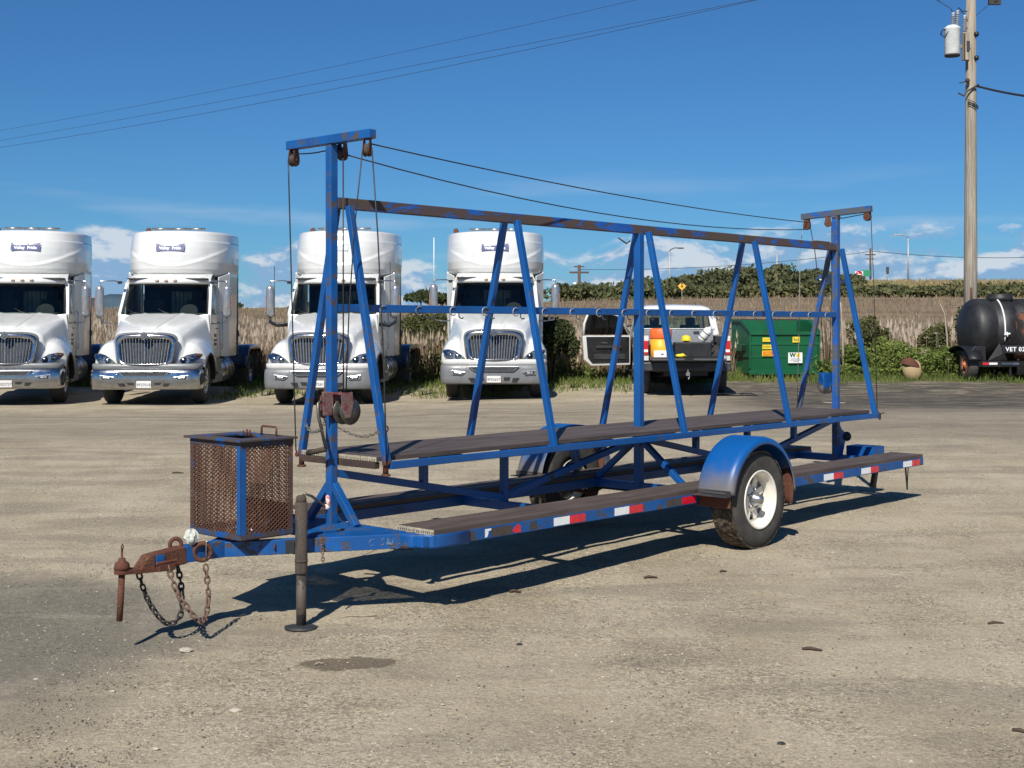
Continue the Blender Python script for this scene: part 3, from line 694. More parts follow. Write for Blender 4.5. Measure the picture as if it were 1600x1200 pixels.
# ---- near and far bottom rails of the A-frames
for s in (1, -1):
    tbar('side_rail', [((5.10, s*.40, .785), (10.965, s*.40, .785))], .040, .042, 'blue')
    for u in (5.085,):
        mb = MB(); mb.tube([T(u, s*.385, .845), T(u, s*.385, .735)], .017, 10); mb.lathe([(.025, -.004), (.028, .0), (.028, .008), (.0, .01)], T(u, s*.385, .733), (0,0,-1), 10); mb.tube([T(u-.03, s*.40, .80), T(u+.03, s*.40, .80)], .014, 8)
        mb.build('hinge', 'rust', TR)
    mb = MB(); mb.tube([T(10.97, s*.40, .83), T(10.99, s*.41, .80), T(11.0, s*.41, .745)], .007, 6); mb.box(T(10.965, s*.37, .76), T(10.985, s*.43, .80)); mb.tube([T(10.985, s*.40, .80), T(11.06, s*.42, .805)], .005, 6)
    mb.build('latch', 'steel_dark', TR)
# small welded tab under the ridge
mb = MB(); mb.tube([T(US[4]-.25, 0, 2.24), T(US[4]-.19, .03, 2.20), T(US[4]-.16, .04, 2.22)], .006, 6); mb.build('wire_hook', 'steel_dark', TR)
mb = MB(); mb.box(T(10.55, -.02, 2.347), T(10.80, .024, 2.355)); mb.build('weld_plate', 'rust', TR, .002)
# ---- composite boards
def board(u0, u1, vc, w, ztop, comb, mat='board'):
    mb = MB(); h = .026
    mb.box(T(u0, vc-w/2, ztop-.011), T(u1, vc+w/2, ztop))
    nr = 8
    for i in range(nr+1):
        v = vc-w/2+.004+(w-.008)*i/nr
        mb.box(T(u0, v-.0038, ztop-h), T(u1, v+.0038, ztop-.011))
    if not comb: mb.box(T(u0, vc-w/2, ztop-h-.004), T(u1, vc+w/2, ztop-h))
    o = mb.build('deck_board', mat, TR); return o
def board_ends(u, vc, w, ztop, comb):
    mb = MB(); h = .026; e = .0015
    mb.box(T(u-.004, vc-w/2, ztop-.0115), T(u-e*0, vc+w/2, ztop+.0005))
    for i in range(9):
        v = vc-w/2+.004+(w-.008)*i/8; mb.box(T(u-.004, v-.0042, ztop-h), T(u, v+.0042, ztop-.0115))
    if not comb: mb.box(T(u-.004, vc-w/2, ztop-h-.0045), T(u, vc+w/2, ztop-h))
    return mb.build('board_end', 'board_end', TR)
for i in range(5):
    vc = -.276+.138*i; u0 = 5.045+random.uniform(0, .012)
    board(u0, 10.93, vc, .134, .832, True); board_ends(u0, vc, .134, .832, True)
for s in (1, -1):
    for i in range(2):
        vc = s*(.487+.154*i); board(5.15, 11.215, vc, .150, .441, False); board_ends(5.15, vc, .150, .441, False)
# ---- joists, truss verticals, diagonals
for k, u in enumerate(US):
    uu = u+.03 if k == 0 else u
    tbar('joist', [((uu+.03 if k == 0 else uu, -.335, .783), (uu+.03 if k == 0 else uu, .335, .783))], .04, .038, 'blue_worn' if k else 'joist_dark')
    if k not in (0, 4, 8): tbar('upright', [((u, 0, .41 if k in (2, 6) else .575), (u, 0, .765))], .046, .046, 'blue', (1,0,0))
for (a, b, za, zb) in ((0, 2, .72, .44), (2, 4, .45, .74), (4, 6, .74, .45), (6, 8, .45, .74)):
    tbar('diagonal_brace', [((US[a]+.02, 0.001, za), (US[b]-.02, 0.001, zb))], .040, .046, 'blue')
for u in (US[0], US[4]):
    w = .22 if u == US[0] else .40
    for s in (1, -1):
        tbar('sway_brace', [((u+.003, s*.02, .655 if u == US[0] else .735), (u+.003, s*w, .425))], .042, .044, 'blue_worn' if u == US[0] else 'blue', (1,0,0))
for u in (US[0]+.10, US[2]+.03, US[4]+.005, US[6]+.03, US[8]+.02):
    tbar('cross_member', [((u, -.70, .378), (u, .70, .378))], .052, .060, 'blue')
# ---- lower side channels with reflective tape
for s in (1, -1):
    mb = MB()
    mb.box(T(5.15, s*.715, .345), T(11.215, s*.721, .412)); mb.box(T(5.15, s*.66, .404), T(11.215, s*.715, .4115)); mb.box(T(5.15, s*.66, .345), T(11.215, s*.715, .352))
    mb.build('side_channel', 'blue_worn' if s > 0 else 'blue_worn', TR, .002)
    tbar('inner_channel', [((5.15, s*.42, .378), (11.215, s*.42, .378))], .03, .066, 'blue')
def tape(px0, px1, red, s=1, ztop=.402, zbot=.352, ragged=False):
    def uof(px): y = 2070*(6.08-.72)/math.cos(ALPHA)/(2716-px); return y*((px-800)/2070*math.sin(ALPHA)+math.cos(ALPHA))
    u0, u1 = uof(px0), uof(px1)
    poly = [T(u0, s*.7215, zbot), T(u1, s*.7215, zbot), T(u1, s*.7215, ztop), T(u0, s*.7215, ztop)]
    if ragged: 
        m_ = .35; poly = [T(u0, s*.7215, zbot), T(u0+(u1-u0)*m_, s*.7215, zbot+.004), T(u0+(u1-u0)*.55, s*.7215, (zbot+ztop)/2), T(u0+(u1-u0)*.5, s*.7215, ztop-.016), T(u1, s*.7215, ztop-.010), T(u1, s*.7215, ztop), T(u0, s*.7215, ztop)]
    if red == 2:
        poly = [T(u0+(u1-u0)*.25, s*.7215, zbot), T(u1, s*.7215, zbot), T(u1, s*.7215, ztop-.014), T(u0+(u1-u0)*.75, s*.7215, ztop), T(u0+(u1-u0)*.35, s*.7215, ztop-.012), T(u0, s*.7215, zbot+.014)]
        red = 1
    mb = MB(); mb.prism(poly, T(0, s*.0012, 0)-T(0, 0, 0)); mb.build('reflective_tape', 'tape_red' if red else 'tape_white', TR, label=('red' if red else 'white')+(' torn' if ragged else '')+' reflective tape')
for (a, b, r_, rg) in ((757.5, 767, 0, True), (800, 813, 2, False), (865, 889.5, 0, False), (889.7, 914, 1, False), (960, 982.5, 0, False), (982.7, 1004, 1, False), (1065.5, 1087, 1, False),
                       (1287, 1302, 0, False), (1302.2, 1317, 1, False), (1345.5, 1360, 0, False), (1360.2, 1372.5, 1, False), (1411, 1424.5, 0, False), (1424.7, 1437, 1, False)):
    tape(a, b, r_, ragged=rg)
def residue(px0, px1, z0, z1):
    def uof(px): y = 2070*(6.08-.72)/math.cos(ALPHA)/(2716-px); return y*((px-800)/2070*math.sin(ALPHA)+math.cos(ALPHA))
    u0, u1 = uof(px0), uof(px1); P = []
    for k in range(7): P.append(T(u0+(u1-u0)*k/6, .7212, z0+random.uniform(0, .004)))
    for k in range(7): P.append(T(u1-(u1-u0)*k/6+random.uniform(-.006, .006), .7212, z1-random.uniform(0, .004)))
    mb = MB(); mb.prism(P, T(0, .0008, 0)-T(0, 0, 0)); mb.build('tape_residue', 'residue', TR, label='dark brown patch where tape has peeled off')
for a_ in ((709, 742, .349, .405), (768, 800, .351, .404), (827, 838, .352, .403), (1041, 1064.5, .351, .404)): residue(*a_)
# front corner gusset plates
for s in (1, -1):
    P = []
    for k in range(9):
        a = math.pi/2*k/8; P.append(((5.28-.16*math.sin(a) if 0 else 5.0), 0, 0))
    mb = MB()
    # bent plate wrapping from the side channel round to the tongue
    path = [(5.42, .7235), (5.22, .7235), (5.165, .715), (5.135, .69), (5.10, .64), (5.04, .555)]
    rows = []
    for z in (.338, .352, .40, .414): rows.append([T(u, s*(v+.002), z if 0 < k < 5 or True else z) for k, (u, v) in enumerate(path)])
    mb.grid(rows); o = mb.build('corner_plate', 'blue_worn', TR); o.modifiers.new('solid', 'SOLIDIFY').thickness = .006
tbar('front_member', [((5.125, -.66, .378), (5.125, .66, .378))], .045, .066, 'blue_worn')
# ---- tongue
for s in (1, -1):
    tbar('tongue_beam', [((5.14, s*.575, .374), (4.22, s*.045, .374))], .05, .082, 'blue_worn')
tbar('tongue_tube', [((4.26, 0, .372), (3.985, 0, .372))], .075, .088, 'blue_worn')
mb = MB(); mb.bar(T(3.985, 0, .37), T(3.80, 0, .352), .08, .092)
mb.prism([T(3.80, -.040, .398), T(3.80, -.040, .306), T(3.70, -.040, .318), T(3.76, -.040, .392)], T(0, .080, 0)-T(0, 0, 0)); mb.build('coupler_body', 'rust', TR, .006)
mb = MB(); mb.box(T(3.85, -.044, .338), T(3.80, .044, .392)); mb.build('paint_patch', 'blue', TR, .003)
# flat lunette plate with a round nose
mb = MB(); poly = [T(3.90, .05, .300), T(3.66, .035, .312)]
for k in range(9):
    a = -math.pi/2+math.pi*k/8; poly.append(T(3.625-.040*math.cos(a), -.036*math.sin(a)*1.0, .315))
poly += [T(3.66, -.035, .312), T(3.90, -.05, .300)]
mb.prism(poly, (0, 0, .024)); mb.build('hitch_plate', 'rust', TR, .003)
mb = MB(); pin = (3.625, 0)
mb.lathe([(.0, .115), (.006, .115), (.006, .082), (.018, .08), (.018, .068), (.036, .055), (.040, .036), (.040, .024), (.017, .022)], T(3.625, 0, .315), (0, 0, 1), 16)
mb.tube([T(3.625, 0, .335), T(3.620, -.002, .20), T(3.614, -.005, .075)], [.0165, .0165, .0155], 12)
mb.tube([T(3.625, .0, .425), T(3.621, .0, .455), T(3.628, 0, .470), T(3.633, 0, .452), T(3.626, 0, .43)], .0035, 5)
mb.build('hitch_pin', 'rust', TR)
mb = MB(); mb.lathe([(.022, 0), (.022, .02), (.0, .022)], T(3.735, .012, .335), (0,0,1), 8); mb.tube([T(3.735, -.012, .345), T(3.735, .04, .360)], .012, 8); mb.build('bolt', 'rust', TR)
mb = MB(); mb.box(T(3.80, .046, .308), T(3.90, .068, .345)); mb.tube([T(3.79, .06, .352), T(3.91, .062, .356)], .009, 8); mb.build('chain_bracket', 'rust', TR, .003)
mb = MB(); P = []
for i in range(10):
    ph = math.pi*i/9; P.append([(.036*math.sin(ph)*math.cos(2*math.pi*k/20)*(1+.16*math.sin(k*math.pi*.5)+.1*math.sin(i*2.3+k)), .036*math.sin(ph)*math.sin(2*math.pi*k/20)*(1+.14*math.cos(k*1.9+i)), .040*math.cos(ph)+.006*math.sin(k*2.2)) for k in range(20)]); P[-1].append(P[-1][0])
mb.grid(P, False); o = mb.build('plug_cap', 'sticker_pale', TR); o.location = T(4.02, .03, .462)
def ring(name, c, r, tr_, mat, ax=(0,1,0), a0=0, a1=360):
    ax = Vector(ax).normalized(); p = ax.orthogonal().normalized(); q = ax.cross(p); mb = MB(); k = 18
    full = a1-a0 >= 360
    mb.tube([Vector(c)+(p*math.cos(R(a0+(a1-a0)*i/k))+q*math.sin(R(a0+(a1-a0)*i/k)))*r for i in range(k if full else k+1)], tr_, 8, closed=full)
    return mb.build(name, mat, TR)
ring('lifting_ring', T(3.955, -.02, .425), .030, .011, 'rust', (.3,1,0)); 
ring('chain_shackle', T(4.075, .052, .378), .046, .013, 'rust', (.5,1,.1))
# ---- chains: every link a piece
linkm = {}
def link_mesh(L, w, r):
    key = (L, w, r)
    if key in linkm: return linkm[key]
    mb = MB(); P = []
    for k in range(6): a = -math.pi/2+math.pi*k/5; P.append(((L/2-w/2)+w/2*math.cos(a), w/2*math.sin(a), 0))
    for k in range(6): a = math.pi/2+math.pi*k/5; P.append((-(L/2-w/2)+w/2*math.cos(a), w/2*math.sin(a), 0))
    mb.tube(P, r, 6, closed=True); me_o = mb.build('link', 'chainr'); me = me_o.data; bpy.data.objects.remove(me_o); linkm[key] = me; return me
def chain(name, pts, L, w, r, mat, label=None):
    pts = [Vector(p) for p in pts]
    # catmull resample
    fine = []
    for i in range(len(pts)-1):
        p0, p1, p2, p3 = pts[max(i-1, 0)], pts[i], pts[i+1], pts[min(i+2, len(pts)-1)]
        for k in range(20):
            t = k/20; fine.append(.5*((2*p1)+(-p0+p2)*t+(2*p0-5*p1+4*p2-p3)*t*t+(-p0+3*p1-3*p2+p3)*t*t*t))
    fine.append(pts[-1]); step = L-2*r*1.15; out = [fine[0]]; acc = 0
    for i in range(1, len(fine)):
        d = (fine[i]-fine[i-1]).length; acc += d
        if acc >= step: out.append(fine[i]); acc = 0
    me = link_mesh(L, w, r); m2 = me.copy(); m2.materials.clear(); m2.materials.append(MAT[mat])
    e = MB(); e.tube([out[0]+Vector((0,0,r)), out[0]-Vector((0,0,r))], r*1.6, 6); root = e.build(name, mat, TR, label=label)
    for i in range(len(out)-1):
        a, b = out[i], out[i+1]; o = bpy.data.objects.new('link', m2); COL.objects.link(o); o.parent = root
        d = (b-a).normalized(); q = d.to_track_quat('X', 'Z'); rot = q.to_matrix().to_4x4() @ Matrix.Rotation(R(45 if i % 2 else -45)+random.uniform(-.25, .25), 4, 'X')
        o.matrix_local = Matrix.Translation((a+b)/2) @ rot
chain('safety_chain', [T(3.86, .055, .335), T(3.885, .10, .20), T(3.94, .16, .08), T(3.99, .17, .03), T(4.04, .13, .045), T(4.08, .10, .15), T(4.075, .075, .33)], .040, .024, .0055, 'chainr')
chain('safety_chain', [T(3.74, -.03, .300), T(3.79, -.03, .16), T(3.85, .0, .05), T(3.90, .02, .015), T(3.955, .03, .06), T(3.985, -.01, .19), T(3.975, -.04, .325)], .040, .024, .0055, 'chaind')
mb = MB(); mb.tube([T(4.085, .07, .33), T(4.083, .075, .43), T(4.088, .08, .44)], .004, 6); mb.build('spring_clip', 'steel', TR)
# ---- grating on the tongue: bars across
mb = MB(); n_ = 25
for i in range(n_):
    u = 4.62+(5.09-4.62)*i/(n_-1); w = .045+(u-4.22)*(.53/.92)
    for s in (0,): mb.bar(T(u, -w, .4195), T(u, w, .4195), .0050, .012)
mb.build('grating', 'blue_worn', TR, stuff=True)
mb = MB()
for v in (-.3, -.15, 0, .15, .3):
    u0 = max(4.62, 4.22+(abs(v)-.045)/.576); mb.bar(T(u0, v, .4125), T(5.09, v, .4125), .006, .006)
mb.build('grating_rod', 'blue_worn', TR, stuff=True)
# ---- mesh cage
C0, C1, V0, V1_, Z0, Z1 = 4.215, 4.565, -.275, .20, .435, .960
cage = MB()
for (u, v) in ((C0, V0), (C0, V1_), (C1, V0), (C1, V1_)):
    su = 1 if u == C0 else -1; sv = 1 if v == V0 else -1
    cage.box(T(u, v, Z0), T(u+su*.030, v+sv*.004, Z1)); cage.box(T(u, v, Z0), T(u+su*.004, v+sv*.034, Z1))
for (a, b) in (((C0, V0), (C0, V1_)), ((C1, V0), (C1, V1_)), ((C0, V0), (C1, V0)), ((C0, V1_), (C1, V1_))):
    for z in (Z0, Z1-.03):
        if a[0] == b[0]: cage.box(T(a[0]-.002, a[1], z), T(a[0]+.004, b[1], z+.032))
        else: cage.box(T(a[0], a[1]-.003, z+.001), T(b[0], a[1]+.003, z+.031))
cage = cage.build('mesh_cage', 'blue_rusty', TR, .002)
mb = MB(); mb.box(T(C0-.0045, V1_+.0025, Z0+.03), T(C0+.034, V1_+.001, Z1-.02)); mb.box(T(C0-.0045, V1_+.0025, Z0+.03), T(C0-.0025, V1_-.030, Z1-.02)); mb.build('corner_angle', 'blue_worn', cage)
mb = MB(); lid0, lid1 = (C0-.022, V0-.035), (C1+.018, V1_+.022)
# lid: frame of flat plates round a rectangular opening
z = Z1+.002
mb.box(T(lid0[0], lid0[1], z), T(lid0[0]+.10, lid1[1], z+.012)); mb.box(T(lid1[0]-.10, lid0[1], z), T(lid1[0], lid1[1], z+.012))
mb.box(T(lid0[0]+.10, lid0[1], z), T(lid1[0]-.10, lid0[1]+.12, z+.012)); mb.box(T(lid0[0]+.10, lid1[1]-.12, z), T(lid1[0]-.10, lid1[1], z+.012))
mb.build('lid', 'blue_rusty', cage, .002)
mb = MB(); z += .012
mb.tube([T(4.50, .0, z), T(4.50, .0, z+.045), T(4.503, .006, z+.052), T(4.50, .125, z+.052), T(4.50, .135, z+.045), T(4.50, .135, z-.01)], .006, 8); mb.build('handle', 'rust', cage)
mb = MB(); 
for (u, v) in ((4.45, -.10), (4.455, -.075), (4.46, -.055)): mb.tube([T(u, v, z-.005), T(u, v, z+.022+random.uniform(0, .018))], .006, 7)
mb.build('bolt', 'rust', cage)
def expanded(name, O, A, B, nw, nh, parent, th=.0074, depth=.005, mat='mesh_rust'):
    """zigzag strands: O origin, A width vector, B height vector"""
    O, A, B = Vector(O), Vector(A), Vector(B); Nn = A.cross(B).normalized()*depth; a = A.normalized()*th/2; mb = MB(); w = 1/nw
    for i in range(nw+1):
        pr = None
        for j in range(nh*2+1):
            off = (w*.46 if (j % 2) else -w*.46)*(1 if i % 2 == 0 else -1)
            # neighbouring strands mirrored so that they touch
            c = O+A*min(1, max(0, i*w+off))+B*(j/(nh*2))
            cur = [c-a, c+a, c+a+Nn, c-a+Nn]
            if pr:
                mb.add(pr+cur, [(0,1,5,4), (1,2,6,5), (2,3,7,6), (3,0,4,7)])
            pr = cur
    return mb.build(name, mat, parent, stuff=True)
zb = Z0+.032; hz = Z1-.03-zb
expanded('mesh_panel', T(C0+.003, V0+.004, zb), T(0, V1_-V0-.008, 0)-T(0,0,0), (0, 0, hz), 30, 20, cage)
expanded('mesh_panel', T(C1-.004, V0+.004, zb), T(0, V1_-V0-.008, 0)-T(0,0,0), (0, 0, hz), 30, 20, cage)
expanded('mesh_panel', T(C0+.004, V1_-.004, zb), T(C1-C0-.008, 0, 0)-T(0,0,0), (0, 0, hz), 22, 20, cage)
expanded('mesh_panel', T(C0+.004, V0+.003, zb), T(C1-C0-.008, 0, 0)-T(0,0,0), (0, 0, hz), 22, 20, cage)
mb = MB(); mb.box(T(C0+.004, V0+.004, Z0-.004), T(C1-.004, V1_-.004, Z0+.002)); mb.box(T(C1-.02, V0+.01, Z0+.004), T(C1-.012, V1_-.01, Z0+.17)); mb.build('cage_floor', 'rust', cage)
mb = MB(); mb.tube([T(4.30, -.10, Z0+.01), T(4.33, .02, Z0+.05), T(4.40, .08, Z0+.02), T(4.46, .15, Z0+.09)], .006, 6); mb.tube([T(4.28, .05, Z0+.012), T(4.40, -.04, Z0+.02)], .008, 6); mb.build('scrap_wire', 'sticker_white', cage)
# ---- jack
JU, JV = 4.52, .33
mb = MB(); mb.lathe([(.033, 0), (.034, .01), (.034, .39), (.031, .392)], T(JU, JV, .235), (0,0,1), 20); mb.lathe([(.022, -.005), (.028, .0), (.028, .026), (.018, .036), (.0, .038)], T(JU, JV, .627), (0,0,1), 16)
jack = mb.build('jack', 'jack', TR)
mb = MB(); mb.lathe([(.036, 0), (.036, .012)], T(JU, JV, .30), (0,0,1), 20); mb.build('jack_collar', 'jack', jack)
mb = MB(); mb.lathe([(.0275, -.06), (.0275, .25)], T(JU, JV, .0), (0,0,1), 18); mb.build('jack_leg', 'jack_dirty', jack)
mb = MB(); P = []
mb.lathe([(.0, .0), (.085, .0), (.098, .010), (.090, .022), (.04, .028), (.0, .030)], T(JU, JV, -.072), (.06,.03,1), 9); o = mb.build('jack_foot', 'steel_dark', jack, .003)
mb = MB(); mb.tube([T(JU, JV, .655), T(JU+.01, JV+.02, .672), T(JU+.05, JV+.03, .655), T(JU+.165, JV+.0, .585)], .0075, 8); jh = mb.build('crank_handle', 'zinc', jack)
ring('crank_knob', T(JU+.19, JV-.0, .615), .021, .012, 'pink', (.7,-.7,.2)); bpy.data.objects['crank_knob'].parent = jack
mb = MB(); mb.sphere(T(JU+.18, JV-.0, .582), .017, 10, 6); mb.build('crank_tip', 'pink', jack)
mb = MB(); mb.box(T(JU-.03, JV-.12, .34), T(JU+.03, JV-.03, .41)); mb.build('jack_bracket', 'steel_dark', jack, .003)
chain('tongue_chain', [T(4.66, .335, .41), T(4.655, .345, .35), T(4.66, .345, .27)], .022, .014, .003, 'chainr')
ring('tongue_loop', T(4.44, .205, .375), .014, .004, 'rust', (.5,-.85,0))
# scratched writing on the tongue beam
bd = (T(5.14, .575, 0)-T(4.22, .045, 0)).normalized(); ang = math.atan2(bd.y, bd.x)
mt_ = Matrix.Translation(T(4.985, .516+.003, .374)) @ Matrix.Rotation(ang, 4, 'Z') @ Matrix.Rotation(R(90), 4, 'X')
text_mesh('scratched_number', 'C SN 28', .058, 'scratch', TR, mt_, .0004, 1.2, shear=.25, offset=-.0034)
# hanging wire loop under the corner
mb = MB(); mb.tube([T(4.98, .45, .345), T(5.06, .50, .32), T(5.14, .54, .315), T(5.22, .58, .345)], .004, 6); mb.build('light_cable', 'black', TR)
# ---- winch at the front post
WZ = 1.115
mb = MB(); mb.box(T(4.972, -.045, WZ-.01), T(4.966, .055, WZ+.085)); mb.box(T(4.966, .045, WZ-.05), T(4.90, .052, WZ+.085))
mb.prism([T(4.972, -.012, WZ+.09), T(4.972, -.012, WZ-.075), T(4.915, -.012, WZ-.06), T(4.93, -.012, WZ+.06)], T(0, -.004, 0)-T(0,0,0))
win = mb.build('winch', 'redpaint', TR, .002)
# side frames of the winch, standing off towards the rear on the near side
mb = MB()
for vv in (.036, .130):
    mb.prism([T(4.965, vv, WZ+.080), T(5.05, vv, WZ+.085), T(5.06, vv, WZ+.02), T(5.035, vv, WZ-.065), T(4.995, vv, WZ-.065), T(4.97, vv, WZ+.0)], T(0, .005, 0)-T(0,0,0))
for i in range(6): mb.box(T(4.965+.016*i, .042, WZ+.072), T(4.974+.016*i, .130, WZ+.080))
mb.build('winch_frame', 'redpaint', win, .0015)
for vv in (.050, .118):
    mb = MB(); mb.lathe([(.0, 0), (.075, 0), (.078, .004), (.075, .008), (.0, .008)], T(5.045, vv, WZ-.03), (0,-1,0), 28); mb.build('drum_flange', 'zinc', win)
mb = MB(); mb.lathe([(.030, 0), (.048, .002), (.050, .058), (.030, .06)], T(5.045, .055, WZ-.03), (0,-1,0), 20); mb.build('cable_drum', 'steel_dark', win)
mb = MB(); mb.tube([T(5.0, .02, WZ+.03), T(4.90, .02, WZ+.03), T(4.885, .02, WZ+.02), T(4.88, .03, WZ-.05), T(4.90, .075, WZ-.24)], .0095, 8); mb.build('crank_handle', 'zinc', win)
mb = MB(); mb.tube([T(4.90, .075, WZ-.235), T(4.905, .06, WZ-.245), T(4.87, -.06, WZ-.272)], [.010, .017, .015], 10); mb.build('grip', 'jack', win)
mb = MB(); mb.lathe([(.024, 0), (.024, .07), (.018, .072)], T(5.02, .0, WZ+.085), (0,1,0), 10); mb.build('winch_gear', 'rust', win)
# chains from the legs to the post
chain('stay_chain', [T(5.03, .03, .99), T(5.05, .12, .955), T(5.06, .24, .945), T(5.08, .355, .985)], .026, .016, .0032, 'chainz')
chain('stay_chain', [T(5.08, -.355, 1.0), T(5.06, -.27, .95), T(5.04, -.22, .948), T(5.0, -.10, .97), T(4.99, -.04, 1.02)], .026, .016, .0032, 'chainz')
ring('eye', T(5.10, .372, .995), .017, .004, 'zinc', (1,0,0)); ring('eye', T(4.99, -.035, 1.04), .017, .004, 'zinc', (1,0,0))
# ---- pulleys and cables
def pulley(u, v, z, r=.036, along=True, tilt=0):
    """along: wheel plane runs lengthways"""
    ax = Vector((0, 1, 0)) if along else Vector((1, 0, 0)); ax = Matrix.Rotation(tilt, 3, 'Z') @ ax; p = ax.cross(Vector((0,0,1))); c = T(u, v, z)
    mb = MB()
    for s in (-1, 1):
        poly = [c+ax*.016*s+p*(-.022)+Vector((0,0,.062)), c+ax*.016*s+p*.022+Vector((0,0,.062))]
        for k in range(9): a = R(10-200*k/8); poly.append(c+ax*.016*s+p*(r*.92*math.cos(a))+Vector((0,0, r*.92*math.sin(a))))
        mb.prism(poly, ax*.004*s)
    mb.tube([c-ax*.025, c+ax*.025], .007, 8); h = mb.build('pulley', 'rust', TR, .001)
    mb = MB(); mb.lathe([(.008, -.012), (r, -.011), (r*.86, -.003), (r*.86, .003), (r, .011), (.008, .012)], c, ax, 20); mb.build('sheave', 'steel_dark', h)
    mb = MB(); mb.box(c+Vector((-.02, -.02, .060)), c+Vector((.02, .02, .066))); mb.build('mount', 'rust', h)
pulley(4.998, -.350, 2.592, .040, tilt=R(20)); pulley(4.998, .325, 2.592, .040, tilt=R(35)); pulley(5.07, .02, 2.605, .042, tilt=R(25))
pulley(US[8], -.30, 2.522, .036, False, R(12)); pulley(US[8]-.02, -.07, 2.535, .034, False, R(30)); pulley(US[8], .315, 2.572, .036, False)
mb = MB(); mb.lathe([(.0, 0), (.045, 0), (.047, .006), (.02, .01), (.0, .012)], T(US[8]+.01, -.0, 2.580), (0,0,1), 18); mb.build('sheave', 'rust', TR)
def cable(pts, r=.0042, mat='cable', name='cable'):
    mb = MB(); mb.tube(pts, r, 6); return mb.build(name, mat, TR)
def sagl(a, b, s, n=14): a, b = Vector(a), Vector(b); return [a.lerp(b, i/n)-Vector((0,0, s*4*(i/n)*(1-i/n))) for i in range(n+1)]
cable(sagl(T(5.00, .335, 2.630), T(US[8]-.01, -.29, 2.556), .05)); cable(sagl(T(5.09, .03, 2.600), T(US[8]-.01, -.30, 2.490), .13))
cable(sagl(T(4.998, -.33, 2.63), T(5.04, .0, 2.640), .012))
cable(sagl(T(4.985, -.388, 2.60), T(5.06, -.41, .83), .0)+[T(5.07, -.41, .80)]); 
cable([T(4.985, .300, 2.60), T(4.99, .23, 2.20), T(5.02, .14, 1.70), T(5.035, .09, WZ+.02)])
cable([T(4.998, .365, 2.60), T(5.03, .38, 2.1), T(5.06, .40, 1.3), T(5.065, .415, .80)])
cable([T(5.05, .05, 2.59), T(5.035, .07, WZ+.02)])
cable([T(US[8]-.0, -.335, 2.51), T(US[8]-.05, -.345, 2.35), T(US[8]-.05, -.35, 1.8), T(US[8]-.06, -.37, .80)], .0035, 'cable_light')
cable([T(US[8]-.0, -.265, 2.51), T(US[8], -.22, 2.30), T(US[8]+.01, -.18, 1.95), T(US[8]+.02, -.13, 1.2)], .004)
cable([T(US[8]-.02, -.035, 2.53), T(US[8]+.01, -.05, 1.9), T(US[8]+.02, -.08, 1.2)], .0035)
cable([T(US[8]+.01, .05, 2.575), T(US[8], .28, 2.60)])
cable([T(US[8], .350, 2.57), T(US[8]+.02, .37, 1.9), T(US[8]+.03, .395, .83)], .004)
# blue winch housing on the rear post
mb = MB(); mb.box(T(US[8]-.13, -.05, 1.02), T(US[8]-.03, -.06, 1.15)); mb.box(T(US[8]-.03, -.16, 1.06), T(US[8]+.0, -.03, 1.16)); mb.prism([T(US[8]-.03, -.03, 1.16), T(US[8]-.03, -.15, 1.16), T(US[8]-.03, -.17, 1.09), T(US[8]-.03, -.09, 1.04), T(US[8]-.03, -.03, 1.04)], (.01, 0, 0))
bw = mb.build('rear_winch', 'blue', TR, .003)
mb = MB(); mb.lathe([(.0, 0), (.075, 0), (.077, .006), (.0, .006)], T(US[8]-.01, -.115, 1.04), (1,0,0), 22); mb.lathe([(.05, .006), (.05, .05)], T(US[8]-.01, -.115, 1.04), (1,0,0), 18); mb.lathe([(.0, .05), (.075, .05), (.077, .056), (.0, .056)], T(US[8]-.01, -.115, 1.04), (1,0,0), 22); mb.build('cable_drum', 'steel', bw)
# ---- gusset / spare hub at rear post, battery box, rear light box
mb = MB(); mb.prism([T(US[8]+.028, .004, .74), T(US[8]+.028, .004, .40), T(US[8]+.12, .004, .40), T(US[8]+.17, .004, .53), T(US[8]+.17, .004, .60), T(US[8]+.10, .004, .64)], T(0, -.008, 0)-T(0,0,0)); mb.build('gusset_plate', 'blue', TR, .002)
mb = MB(); mb.lathe([(.03, 0), (.03, .05), (.045, .05), (.045, .065), (.0, .065)], T(US[8]+.14, .0, .565), (1,0,0), 14); mb.build('spare_wheel_hub', 'steel_dark', TR)
mb = MB(); mb.box(T(US[6]-.10, -.09, .40), T(US[6]+.16, .05, .56)); mb.build('battery_box', 'blue', TR, .004)
mb = MB(); mb.box(T(11.10, .02, .475), T(11.30, .30, .485)); mb.box(T(11.10, .02, .375), T(11.106, .30, .475)); mb.box(T(11.106, .294, .375), T(11.30, .30, .475)); mb.box(T(11.106, .02, .375), T(11.30, .026, .475)); mb.build('rear_light_box', 'blue', TR, .002)
tbar('rear_member', [((11.08, -.70, .372), (11.08, .70, .372))], .05, .055, 'blue')
mb = MB(); mb.bar(T(10.95, .68, .34), T(11.25, .55, .12), .012, .035); mb.bar(T(10.55, .60, .34), T(10.50, .60, .20), .035, .05); mb.tube([T(11.25, .55, .12), T(11.25, .56, .36)], .005, 6); mb.build('rear_drop_bracket', 'steel_dark', TR)
